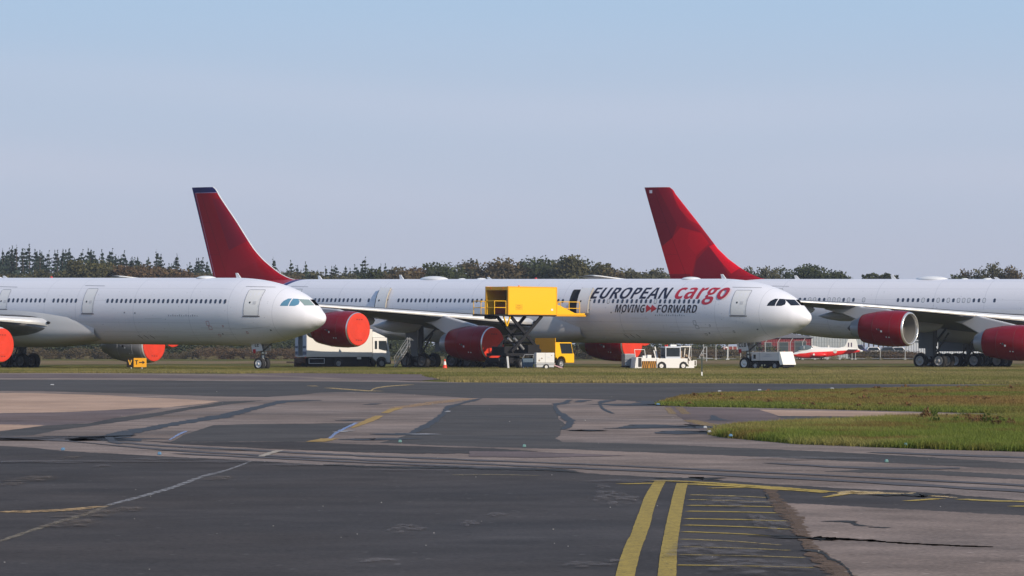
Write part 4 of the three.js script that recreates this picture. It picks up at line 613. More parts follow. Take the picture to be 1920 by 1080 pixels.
{
  const cover = (poly, n, yTop, yBot, xr = [1235, 2500]) => { const out = [], P = poly.map(([x, y]) => at(x, y)); const [, dMax] = at(960, yTop), [, dMin] = at(960, yBot); let guard = 0; while (out.length < n && guard++ < n * 40) { const d = rr(dMin, dMax), x = X(rr(...xr), d); if (inside(P, x, d)) out.push([x, d, rnd()]); } return out; };
  const green = (x, d) => { const p = patch(x, d, 5, 61), q = patch(x, d, 1.6, 62), t = Math.max(0, Math.min(1, (p - .40) * 4)), k = rr(.7, 1.25); const a = [.165, .205, .040], b = [.29, .26, .085], e = [.21, .11, .045]; const u = Math.max(0, Math.min(1, (q - .51) * 5)); return a.map((v, i) => (lerp(lerp(v, b[i], t), e[i], u * .75)) * k); };
  const farGreen = (x, d) => { const p = patch(x, d, 12, 64), q = patch(x, d, 5, 65), t = Math.max(0, Math.min(1, (p - .36) * 4)), k = rr(.7, 1.25), a = [.165, .20, .042], b = [.27, .20, .065], e = [.24, .13, .050]; const u = Math.max(0, Math.min(1, (q - .50) * 5)); return a.map((v, i) => lerp(lerp(v, b[i], t), e[i], u * .6) * k); };
  scatter('weedy_grass', 'tall weedy green and rust grass on the nearer island', tuft(16, .14, .15, .012, .8), cover(islandNear, 66000, 784, 848), green, (k, x, d) => { const s = .55 + .75 * patch(x, d, 2, 66) ; return [1.1, s * rr(.6, 1.25)]; });
  scatter('grass', 'rough olive and rust grass on the farther island beside the taxiway', tuft(16, .2, .11, .02, .9), cover(islandFar, 70000, 724, 778), farGreen, (k) => [1.3, rr(.5, 1.3)]);
  scatter('weeds', 'rust brown dock stalks standing in the nearer island', weed(.27), cover(islandNear, 700, 785, 838).filter(([x, d]) => patch(x, d, 3, 67) > .76 || (Math.abs(X(1775, d) - x) < .5 && d > 92)), (x, d) => { const k = rr(.6, 1.2), g = rnd() < .35; return g ? [.10 * k, .135 * k, .03 * k] : [.20 * k, .12 * k, .055 * k]; }, () => [1.2, rr(.6, 1.25)]);
  scatter('weeds', 'brown seed stalks over the farther island', weed(.18), cover(islandFar, 160, 726, 770), (x, d) => { const k = rr(.6, 1.2); return [.24 * k, .13 * k, .06 * k]; }, () => [1.2, rr(.5, 1.1)]);
  // mown field between taxiway and airliners
  const field = []; const border = [[-200, 699], [430, 700.5], [560, 699.5], [800, 702], [1010, 706], [840, 713], [860, 717], [1300, 718.5], [1920, 721.5], [2100, 722.5]].map(([x, y]) => at(x, y));
  while (field.length < 125000) { const d = 190 + 190 * Math.pow(rnd(), .8), px = rr(-420, 2340), x = X(px, d); const py = HORIZON + F * EYE / d; const bx = px < 430 ? 699.5 : px < 560 ? lerp(700.5, 699.8, (px - 430) / 130) : px < 800 ? lerp(699.8, 702, (px - 560) / 240) : px < 850 ? lerp(705, 715, (px - 800) / 50) : px < 1300 ? lerp(716.6, 718.2, (px - 850) / 450) : lerp(718.2, 721.3, Math.min(2, (px - 1300) / 620)); if (py < bx) field.push([x, d, rnd()]); }
  scatter('grass', 'mown yellow green grass of the field around the parked airliners', tuft(14, .3, .15, .03, .6), field, (x, d) => { const p = patch(x, d, 22, 68), q = patch(x, d, 7, 69), t = Math.max(0, Math.min(1, (p - .40) * 4)), k = rr(.75, 1.22), a = [.180, .178, .050], b = [.32, .255, .110]; const u = Math.max(0, Math.min(1, (q - .5) * 4)) * .6; return a.map((v, i) => lerp(v, b[i], Math.min(1, t * .7 + u)) * k); }, () => [1.3, rr(.5, 1.25)]);
}

// ------------------------------------------------------------ ground vehicles and equipment (local +X forward, +Z towards the viewer's side)
const yel = std(L(.86, .47, .008), .45), yelDark = std(L(.74, .36, .010), .5), chassisM = new THREE.MeshPhysicalMaterial({ color: L(.020, .020, .023), roughness: .8, specularIntensity: .25 }), steel = std(L(.30, .31, .33), .45, .4), galv = std(L(.40, .42, .45), .5, .3), vWhite = std(L(.74, .73, .71), .45), vGrey = std(L(.50, .51, .53), .5), vBlueGrey = std(L(.085, .13, .18), .6), glassM = std(L(.02, .027, .035), .1), rubber = M.tyre, hubW = std(L(.70, .69, .67), .5), interiorM = std(L(.30, .23, .17), .8), redM = std(L(.5, .015, .015), .5), orangeM = std(L(.75, .12, .02), .6);
const tyreGeo = (R, w) => new THREE.LatheGeometry([[-w / 2, R * .55], [-w / 2, R * .88], [-w * .35, R], [w * .35, R], [w / 2, R * .88], [w / 2, R * .55]].map(([z, r]) => new THREE.Vector2(r, z)), 26).rotateX(Math.PI / 2);
const hubGeo = (R, w) => { const h = [[.001, w / 2 + .02], [R * .14, w / 2 + .02], [R * .16, w / 2 - .03], [R * .4, w / 2 - .04], [R * .5, w / 2], [R * .56, w / 2 - .01]]; return new THREE.LatheGeometry([...h, ...h.slice().reverse().map(([r, z]) => [r, -z])].map(([r, z]) => new THREE.Vector2(r, z)), 20).rotateX(Math.PI / 2); };
function wheelAt(p, x, z, R, w, hub = hubW) { const t = obj('wheel', tyreGeo(R, w), rubber, p); t.position.set(x, R, z); obj('hub', hubGeo(R, w), hub, t); return t; }

{ // ---- high-lift truck at the forward door
  const t = thing('high_lift_truck', 'yellow high-lift truck with raised box body and scissor legs at the lettered airliner', 'truck', 6.08, 346.3, -48);
  // raised body: open at the rear
  const y0 = 4.72, y1 = 7.05, xr = -10.95, xf = -4.75, w = 1.25;
  const side = (s) => { const list = [rbox(xf - xr, y1 - y0, .06, (xf + xr) / 2, (y0 + y1) / 2, s * w, .02)]; return list; };
  const b = obj('box_body', [...side(1), ...side(-1), box(xf - xr, .06, 2 * w, (xf + xr) / 2, y1 + .005, 0), box(.06, y1 - y0, 2 * w - .07, xf - .034, (y0 + y1) / 2, 0)], yel, t);
  obj('floor', box(xf - xr + .02, .12, 2 * w + .05, (xf + xr) / 2, y0 - .065, 0), chassisM, b);
  obj('corner_trim', [1, -1].flatMap((s) => [box(.09, y1 - y0 + .1, .09, xf + .01, (y0 + y1) / 2, s * (w + .01)), box(xf - xr + .1, .08, .09, (xf + xr) / 2, y1 + .02, s * (w + .012)), box(xf - xr + .1, .09, .09, (xf + xr) / 2, y0 + .01, s * (w + .012))]), yelDark, b);
  obj('rear_frame', [box(.14, y1 - y0 + .1, .16, xr - .02, (y0 + y1) / 2, w), box(.14, y1 - y0 + .1, .16, xr - .02, (y0 + y1) / 2, -w), box(.16, .30, 2 * w, xr - .02, y1 - .12, 0)], yelDark, b);
  obj('liner', [box(.03, y1 - y0 - .2, 2 * w - .2, xr + 2.4, (y0 + y1) / 2, 0)], std(L(.34, .34, .33), .7), b);
  obj('cargo_bin', [rbox(1.0, .75, 1.9, xr + 1.2, y0 + .40, 0, .05)], std(L(.22, .03, .02), .6), b);
  obj('roof_light', [cyl(.07, .08, .14, -8.2, y1 + .1, 0), cyl(.05, .05, .1, xr - .1, y1 - .1, .7, 'x'), cyl(.05, .05, .1, xr - .1, y1 - .1, -.7, 'x')], orangeM, b);
  { const c = document.createElement('canvas'); c.width = 256; c.height = 160; const g = c.getContext('2d'); g.fillStyle = '#e6a80c'; g.fillRect(0, 0, 256, 160); g.fillStyle = '#6b4a0c'; for (const [y, a, e] of [[28, 60, 170], [74, 24, 214], [120, 66, 160]]) for (let x = a; x < e; x += 15) g.fillRect(x, y, 9, 16); const m = new THREE.CanvasTexture(c); m.colorSpace = THREE.SRGBColorSpace; obj('stencilled_notice', new THREE.PlaneGeometry(.95, .5).translate(-9.6, y0 + .62, w + .036), new THREE.MeshStandardMaterial({ map: m, roughness: .6 }), b); }
  obj('reflector', box(.26, .16, .02, -5.35, y0 + .42, w + .042), vWhite, b);
  // platforms and railings
  const rail = (pts, h = 1.12, n = 2) => { const g = []; for (let i = 0; i < pts.length; i++) { const [x, z] = pts[i]; g.push(bar([x, y0, z], [x, y0 + h, z], .035)); if (i) for (let k = 1; k <= n; k++) g.push(bar([pts[i - 1][0], y0 + h * k / n, pts[i - 1][1]], [x, y0 + h * k / n, z], .032)); } return g; };
  const fp = obj('front_platform', [box(4.1, .13, 2.3, -2.72, y0 - .07, 0)], yelDark, t);
  obj('side_plate', [1, -1].map((s) => prism([[-4.7, y0], [-4.7, y0 + .85], [-4.3, y0 + .82], [-2.2, y0 + .14], [-.9, y0 + .14], [-.9, y0]], .05, .01).translate(0, 0, s * 1.17)), yel, fp);
  obj('railing', [1, -1].flatMap((s) => rail([[-4.4, s * 1.1], [-2.9, s * 1.1], [-1.5, s * 1.1]])), yel, fp);
  obj('bumper', [bar([-.65, y0 - .06, -1.15], [-.65, y0 - .06, 1.15], .09)], M.black, fp);
  const rp = obj('rear_platform', [box(1.75, .12, 2.5, -11.85, y0 - .09, 0), box(.5, .3, .6, -12.2, y0 - .28, .5), box(.35, .25, .35, -11.6, y0 - .26, -.6)], chassisM, t);
  obj('railing', [...rail([[-11.2, 1.2], [-12.65, 1.2], [-12.65, .35]]), ...rail([[-11.2, -1.2], [-12.65, -1.2], [-12.65, -.35]])], yel, rp);
  obj('support_leg', [beam([-11.3, y0 - .1, 1.0], [-10.9, y0 - .95, 1.0], .1, .1), beam([-10.4, y0 - .1, 1.0], [-10.8, y0 - .95, 1.0], .1, .1), beam([-10.95, y0 - .95, 1.0], [-10.75, y0 - .95, 1.0], .14, .1)], yel, rp);
  // scissor legs
  for (const s of [1, -1]) {
    const z = s * .95;
    obj('scissor_arm', [beam([-10.2, 1.5, z], [-6.3, 4.6, z], .26, .14)], chassisM, t); obj('scissor_arm', [beam([-6.3, 1.5, z - s * .16], [-10.2, 4.6, z - s * .16], .26, .14)], chassisM, t);
  }
  obj('cross_tube', [bar([-8.25, 3.05, -1], [-8.25, 3.05, 1], .11), bar([-9.2, 2.3, -.9], [-9.2, 2.3, .9], .08), bar([-7.3, 2.3, -.9], [-7.3, 2.3, .9], .08), bar([-7.3, 3.8, -.9], [-7.3, 3.8, .9], .08), bar([-9.2, 3.8, -.9], [-9.2, 3.8, .9], .08)], chassisM, t);
  obj('lift_ram', [cyl(.12, .12, 1.5).rotateZ(.9).translate(-8.6, 2.2, .35), cyl(.12, .12, 1.5).rotateZ(.9).translate(-8.6, 2.2, -.35)], steel, t);
  obj('hydraulic_tank', [rbox(1.5, .75, 1.7, -7.2, 1.75, 0), rbox(1.1, .6, 1.5, -10.1, 1.66, -.2)], chassisM, t);
  obj('chassis', [box(8.4, .3, .9, -7.1, .85, 0), box(6.2, .22, 2.3, -8.0, 1.28, 0), rbox(1.2, .55, 2.2, -6.4, .72, 0), rbox(1.0, .5, 2.2, -10.6, .75, 0)], chassisM, t);
  for (const s of [1, -1]) { wheelAt(t, -3.95, s * 1.0, .46, .28, steel); wheelAt(t, -9.1, s * .98, .46, .5, steel); }
  for (const [x, s] of [[-5.3, 1], [-5.3, -1], [-10.9, 1], [-10.9, -1]]) obj('stabiliser', [beam([x, 1.1, s * 1.1], [x - .25, .12, s * 1.45], .12, .12), rbox(.4, .08, .35, x - .27, .05, s * 1.47, .02)], x < -6 && s > 0 ? vWhite : chassisM, t);
  // cab
  const prof = [[-4.7, 1.0], [-4.7, 2.33], [-2.62, 2.33], [-2.42, 1.45], [-2.26, 1.30], [-2.26, .55], [-3.35, .55], [-3.42, .85], [-3.62, 1.06], [-3.95, 1.13], [-4.28, 1.06], [-4.48, .85], [-4.52, 1.0]];
  const cab = obj('cab', prism(prof, 2.3, .04), yel, t);
  for (const s of [1, -1]) { obj('side_window', prism([[-3.95, 1.35], [-4.2, 2.24], [-2.70, 2.24], [-2.47, 1.35]], .02).translate(0, 0, s * 1.15), glassM, cab); obj('mirror', [bar([-2.5, 2.0, s * 1.15], [-2.2, 2.05, s * 1.4], .02), rbox(.08, .42, .2, -2.2, 1.85, s * 1.42, .03)], M.black, cab); obj('door_pillar', box(.06, .74, .03, -3.4, 1.86, s * 1.153), M.black, cab); }
  obj('windscreen', [box(.03, .86, 2.0, -2.5, 1.9, 0, 0, 0, .22)], glassM, cab); obj('headlight', [rbox(.06, .2, .34, -2.24, .85, .85), rbox(.06, .2, .34, -2.24, .85, -.85)], vWhite, cab); obj('headboard', box(.06, 1.5, 2.34, -4.76, 1.95, 0), yelDark, cab);
}
{ // ---- box truck behind the outer engine
  const t = thing('box_truck', 'white box truck with its rear door open, parked behind the red outer engine', 'truck', -19.2, 359.5, -28);
  const bd = obj('box_body', [box(6.6, 2.35, .07, 3.3, 2.32, 1.22), box(6.6, 2.35, .07, 3.3, 2.32, -1.22), box(6.6, .07, 2.5, 3.3, 3.53, 0), box(6.6, .1, 2.5, 3.3, 1.09, 0), box(.07, 2.34, 2.37, 6.56, 2.32, 0)], std(L(.66, .64, .60), .5), t);
  obj('rear_panel', [box(.06, 2.3, .78, .0, 2.3, .82), box(.06, 2.3, .62, .0, 2.3, -.9)], std(L(.52, .56, .62), .5), bd);
  obj('stripe', [[.82, .7], [-.9, .54]].flatMap(([z, w]) => [box(.01, .2, w, -.036, 1.92, z), box(.01, .3, w, -.036, 1.38, z)]), std(L(.06, .09, .16), .5), bd);
  obj('tail_lamp', [box(.03, .14, .2, -.04, .98, 1.05), box(.03, .14, .2, -.04, .98, -1.05)], redM, bd);
  obj('tail_lift', [box(.9, .1, 2.2, -.5, .55, 0), box(.2, .5, 2.0, -.12, .72, 0), rbox(.5, .3, .5, -.55, .32, .4)], std(L(.10, .05, .03), .8), t);
  obj('chassis', [box(7.5, .3, .9, 3.95, .85, 0), box(5.0, .86, 2.3, 3.9, .60, 0), box(1.9, .74, 2.38, 1.0, .52, 0)], chassisM, t);
  obj('side_guard', [box(1.6, .06, .03, 1.0, .88, 1.22), box(1.6, .06, .03, 1.0, .44, 1.22), box(.06, .5, .03, .23, .66, 1.22), box(.06, .5, .03, 1.77, .66, 1.22)], vGrey, t);
  obj('number_plate', box(.42, .2, .02, 5.3, .92, 1.17), vWhite, t);
  for (const s of [1, -1]) { wheelAt(t, 7.6, s * 1.02, .45, .28, steel); wheelAt(t, 3.2, s * .98, .45, .5, steel); }
  const cab = obj('cab', prism([[6.70, .95], [6.70, 2.78], [8.20, 2.78], [8.42, 1.62], [8.50, 1.45], [8.50, .5], [8.15, .5], [8.08, .8], [7.85, 1.0], [7.60, 1.04], [7.32, .98], [7.12, .78], [7.08, .6]], 2.3, .04), vWhite, t);
  obj('roof_deflector', prism([[6.70, 2.8], [6.70, 3.35], [6.95, 3.32], [7.90, 2.92], [8.10, 2.8]], 2.1, .04), vWhite, cab);
  for (const s of [1, -1]) { obj('side_window', prism([[7.30, 1.75], [7.30, 2.5], [8.06, 2.5], [8.22, 1.6], [7.90, 1.6]], .02).translate(0, 0, s * 1.152), glassM, cab); obj('side_window', box(.24, .75, .02, 7.02, 2.12, s * 1.152), glassM, cab); obj('mirror', rbox(.1, .5, .2, 8.42, 2.0, s * 1.32, .03), M.black, cab); }
  obj('windscreen', box(.03, .9, 2.0, 8.34, 2.12, 0, 0, 0, .19), glassM, cab); obj('bumper', rbox(.14, .35, 2.3, 8.5, .55, 0), chassisM, cab);
}
{ // ---- maintenance steps
  const t = thing('access_steps', 'grey metal access steps with handrails beside the main wheels of the lettered airliner', 'steps', X(741, 350), 350, 12);
  for (const s of [1, -1]) { obj('stringer', beam([0, .15, s * .38], [1.25, 2.0, s * .38], .07, .14), galv, t); obj('handrail', [bar([.0, 1.0, s * .4], [1.2, 2.75, s * .4], .025), bar([.1, .2, s * .4], [.0, 1.0, s * .4], .022), bar([.65, 1.1, s * .4], [.6, 1.9, s * .4], .022), bar([1.25, 2.0, s * .4], [1.2, 2.75, s * .4], .022), bar([.0, .65, s * .4], [1.25, 2.4, s * .4], .02), bar([1.2, 2.75, s * .4], [1.55, 2.5, s * .4], .025)], galv, t); obj('leg', [beam([1.3, 2.0, s * .38], [1.1, .1, s * .5], .06, .06)], chassisM, t); }
  for (let i = 0; i < 8; i++) obj('step', box(.24, .04, .74, .05 + i * .16, .3 + i * .24, 0), galv, t);
  obj('base_frame', [beam([-.2, .12, -.4], [1.3, .12, -.4], .07, .07), beam([-.2, .12, .4], [1.3, .12, .4], .07, .07)], chassisM, t);
}
{ // ---- cone
  const t = thing('traffic_cone', 'orange traffic cone with white sleeve on the grass before the inner red engine', 'traffic cone', X(834, 338), 338);
  const cm = std(L(.85, .05, .02), .5); obj('base', rbox(.5, .06, .5, 0, .09, 0, .02), cm, t); obj('cone_body', cyl(.135, .2, .28, 0, .26, 0), cm, t);
  obj('reflective_sleeve', cyl(.082, .135, .3, 0, .55, 0), vWhite, t); obj('tip', cyl(.035, .08, .17, 0, .785, 0), cm, t);
}
{ // ---- ground power trailer, bin
  const t = thing('power_trailer', 'white two-panel ground power trailer on small wheels before the yellow truck cab', 'trailer', X(1020.5, 335), 335, -10);
  const b = obj('housing', [rbox(1.56, .86, 1.0, 0, 1.0, 0, .04)], vWhite, t);
  obj('panel_joint', box(.02, .82, .01, .0, 1.0, .505), M.seamSoft, b); obj('gauge', [cyl(.07, .07, .02, -.52, .78, .505, 'z'), cyl(.06, .06, .02, -.3, .96, .505, 'z'), cyl(.04, .04, .02, .55, 1.2, .505, 'z')], interiorM, b); obj('caution_label', [box(.2, .12, .01, .3, 1.05, .506), box(.12, .1, .01, -.48, .95, .506)], M.shade, b);
  obj('chassis', [box(1.62, .1, 1.0, 0, .5, 0), box(1.5, .26, .9, 0, .34, 0)], vGrey, t);
  for (const [x, s] of [[.08, 1], [.08, -1]]) wheelAt(t, x, s * .5, .24, .14);
  obj('drawbar', [beam([.8, .4, 0], [1.6, .12, 0], .08, .06), box(.35, .05, .25, 1.5, .06, 0)], M.pinkSeam ?? vGrey, t);
  const u = thing('wheeled_bin', 'blue grey open bin with push bar beside the white power trailer', 'bin', X(989, 337), 337, -8);
  obj('tub', [rbox(.92, .72, .7, 0, .58, 0, .05)], vBlueGrey, u); obj('push_bar', [bar([-.48, .9, .3], [-.28, 1.28, .3], .02), bar([-.28, 1.28, .3], [.5, 1.28, .3], .02), bar([.45, .9, .3], [.5, 1.28, .3], .02)], galv, u);
  for (const x of [-.38, -.02, .36]) obj('leg', bar([x, 0, .32], [x, .3, .32], .025), vWhite, u); obj('rib', [-.3, -.1, .1, .3].map((x) => box(.03, .6, .02, x, .58, .36)), std(L(.12, .17, .23), .6), u);
}
{ // ---- white tow tractor with hazard skirt
  const t = thing('tow_tractor', 'white tow tractor with cab window and hazard striped skirt under the lettered fuselage', 'tractor', X(1242, 336), 336, -12);
  const b = obj('body', [prism([[-.72, .12], [-.72, .95], [2.0, .95], [2.0, .62], [1.98, .42], [1.85, .60], [1.63, .68], [1.42, .60], [1.28, .42], [1.26, .12], [.12, .12], [.10, .42], [-.05, .60], [-.28, .68], [-.5, .60], [-.64, .42], [-.66, .12]], 1.7, .03), box(1.9, .3, 1.6, -1.45, .84, 0)], vWhite, t);
  { const c = document.createElement('canvas'); c.width = 256; c.height = 96; const g = c.getContext('2d'); g.fillStyle = '#b27a1c'; g.fillRect(0, 0, 256, 96); g.strokeStyle = '#231a10'; g.lineWidth = 15; for (let i = 0; i < 4; i++) { g.beginPath(); g.moveTo(-10 + i * 34, 100); g.lineTo(20 + i * 34, -4); g.stroke(); g.beginPath(); g.moveTo(266 - i * 34, 100); g.lineTo(236 - i * 34, -4); g.stroke(); } const m = new THREE.CanvasTexture(c); m.colorSpace = THREE.SRGBColorSpace; const q = obj('hazard_skirt', new RoundedBoxGeometry(1.28, .62, 1.66, 1, .02).translate(-1.37, .42, 0), new THREE.MeshStandardMaterial({ map: m, roughness: .7 }), t); }
  obj('rear_guard', [prism([[-2.62, .1], [-2.5, 1.05], [-2.3, 1.05], [-2.4, .1]], 1.6, .02), box(.5, .9, .1, -2.2, .6, .76), box(.34, .1, 1.6, -2.2, .16, 0)], vWhite, t); obj('rear_slot', box(.26, .76, .04, -2.17, .62, .83), M.black, t);
  const c = obj('cab', [box(.07, 1.0, .07, .1, 1.4, .78), box(.07, 1.0, .07, 1.36, 1.4, .78), box(.07, 1.0, .07, .1, 1.4, -.78), box(.07, 1.0, .07, 1.36, 1.4, -.78), rbox(1.42, .12, 1.68, .73, 1.9, 0), box(1.3, .2, .06, .73, 1.0, .8), box(1.3, .2, .06, .73, 1.0, -.8)], std(L(.56, .60, .68), .45), t);
  obj('side_window', [box(1.2, .68, .02, .73, 1.45, .80)], glassM, c); obj('side_window', [box(1.2, .68, .02, .73, 1.45, -.80)], glassM, c); obj('rear_window', box(.02, .7, 1.4, .06, 1.45, 0), glassM, c);
  const f = obj('front_canopy', [rbox(.95, .1, 1.66, 1.86, 1.95, 0), beam([2.2, 1.9, .78], [2.1, .95, .78], .07, .07), beam([2.2, 1.9, -.78], [2.1, .95, -.78], .07, .07), beam([2.12, 1.0, .8], [2.55, .3, .8], .06, .06), beam([2.12, 1.0, -.8], [2.55, .3, -.8], .06, .06), rbox(.75, .14, 1.7, 2.2, .18, 0), box(.5, .5, .05, 2.35, .5, .8)], vWhite, t);
  obj('seat', [rbox(.4, .12, .5, 1.75, .98, .2), rbox(.12, .6, .5, 1.55, 1.3, .2)], interiorM, t); obj('dashboard', [rbox(.25, .5, 1.4, 2.2, .85, 0), bar([2.1, 1.1, .2], [1.95, 1.25, .2], .12)], interiorM, t);
  obj('bulkhead', box(.03, .95, 1.5, 1.41, 1.42, 0), interiorM, t); obj('front_loop', [box(.3, .05, .06, 2.72, .78, .4), box(.3, .05, .06, 2.72, .32, .4), box(.05, .5, .06, 2.86, .55, .4)], vWhite, t);
  obj('beacon', [cyl(.07, .08, .16, .3, 2.04, .4), cyl(.05, .05, .14, .14, 2.03, .4)], redM, t); obj('roof_lamp', rbox(.55, .16, .4, .85, 2.04, .3), vWhite, t);
  obj('grab_rail', [beam([-.75, .95, .7], [-.92, 1.65, .7], .09, .05), beam([-.3, .98, -.6], [-.5, 1.95, -.6], .09, .05), bar([-2.5, 1.0, .6], [-2.6, 1.7, .6], .025), bar([-2.6, 1.7, .6], [-1.72, 1.7, .6], .025), bar([-1.72, 1.7, .6], [-1.62, 1.0, .6], .03)], vWhite, t); obj('tool_case', [rbox(.36, .3, .5, -1.3, 1.1, .4), rbox(.3, .22, .4, -1.72, 1.08, .4)], vWhite, t);
  for (const s of [1, -1]) { wheelAt(t, -.28, s * .72, .32, .22); wheelAt(t, 1.63, s * .72, .32, .22); wheelAt(t, -2.0, s * .6, .26, .2, steel); }
  const u = thing('equipment_trailer', 'grey box trailer behind the white tow tractor', 'trailer', X(1178, 337), 337, -12);
  obj('housing', rbox(.92, .98, 1.2, 0, .78, 0, .05), std(L(.20, .21, .23), .55), u); obj('lid', rbox(.94, .08, 1.22, 0, 1.3, 0, .03), galv, u); obj('frame', [box(1.1, .1, 1.1, 0, .24, 0)], chassisM, u); obj('lamp', [rbox(.1, .1, .03, -.38, .46, .62), rbox(.1, .1, .03, .36, .46, .62)], vWhite, u); for (const s of [1, -1]) wheelAt(u, .1, s * .5, .2, .14, steel);
}
{ // ---- low tow tug at the nose wheel of the lettered airliner
  const c = Math.cos(42.05 * Math.PI / 180), s = Math.sin(42.05 * Math.PI / 180);
  const t = thing('tow_tug', 'low tow tug with white front plate at the nose wheel of the lettered airliner', 'tug', 25.13 - 4.15 * c, 333 + 4.15 * s, 42.05);
  const b = obj('body', [rbox(2.95, .76, 1.75, 0, 1.12, 0, .04)], std(L(.50, .50, .52), .45), t);
  obj('panel_joint', [box(.03, .72, .01, -.55, 1.12, .88)], M.seam, b); obj('side_stripe', [box(.9, .04, .01, .3, 1.15, .88), box(.5, .03, .01, .35, 1.3, .88)], M.seamSoft, b); obj('vent', rbox(.26, .36, .02, -1.12, 1.1, .88), M.black, b);
  obj('front_plate', [prism([[1.48, .72], [1.45, 1.52], [1.62, 1.52], [1.98, .42], [1.62, .40]], 1.76, .03)], std(L(.80, .79, .76), .45), t); obj('lifting_eye', rbox(.1, .08, .1, 1.55, 1.55, .2), redM, t);
  obj('chassis', [box(2.6, .5, 1.5, -.1, .5, 0), rbox(.5, .25, 1.6, 1.6, .32, 0)], chassisM, t); obj('lamp', [cyl(.08, .08, .03, -.4, .36, .78, 'z'), cyl(.08, .08, .03, -.1, .38, .78, 'z')], std(L(.6, .55, .35), .4), t);
  for (const q of [1, -1]) { wheelAt(t, 1.0, q * .7, .34, .26, steel); wheelAt(t, -1.1, q * .7, .34, .26, steel); }
}
{ // ---- taxiway sign
  const d = 327, t = thing('taxiway_sign', 'low taxiway sign, black V panel beside a yellow T arrow panel, on white legs', 'sign', X(256, d), d, 0);
  obj('black_panel', rbox(.56, .76, .1, -.53, .62, 0, .02), new THREE.MeshPhysicalMaterial({ color: L(.022, .017, .013), roughness: .8, specularIntensity: .2 }), t); obj('yellow_panel', rbox(1.06, .76, .1, .29, .62, 0, .02), std(L(.84, .38, .008), .5), t);
  const txt = (s, h, x, y, m, n) => { const g = new THREE.ShapeGeometry(font.generateShapes(s, h), 4); g.computeBoundingBox(); obj(n, g.translate(x - g.boundingBox.max.x / 2, y, .056), m, t); };
  txt('V', .40, -.53, .45, std(L(.80, .42, .04), .5), 'lettering'); txt('T', .37, .0, .46, M.black, 'lettering');
  obj('arrow', [prism([[.22, .60], [.22, .68], [.5, .68], [.5, .79], [.70, .64], [.5, .49], [.5, .60]], .01).translate(0, 0, .056)], M.black, t);
  for (const x of [-.45, .45]) obj('leg', cyl(.03, .03, .3, x, .14, 0), vWhite, t);
}
{ // ---- marker post
  const d = 241, t = thing('marker_post', 'thin dark post with white foot and small top plate on the grass verge', 'post', X(1316, d), d, 0);
  obj('post', box(.09, .95, .06, 0, .82, 0), std(L(.045, .06, .05), .7), t); obj('foot', box(.085, .36, .055, 0, .18, 0), vWhite, t); obj('top_plate', [rbox(.2, .1, .12, 0, 1.34, 0, .02), box(.26, .04, .1, .0, 1.42, 0)], std(L(.22, .19, .17), .7), t);
}

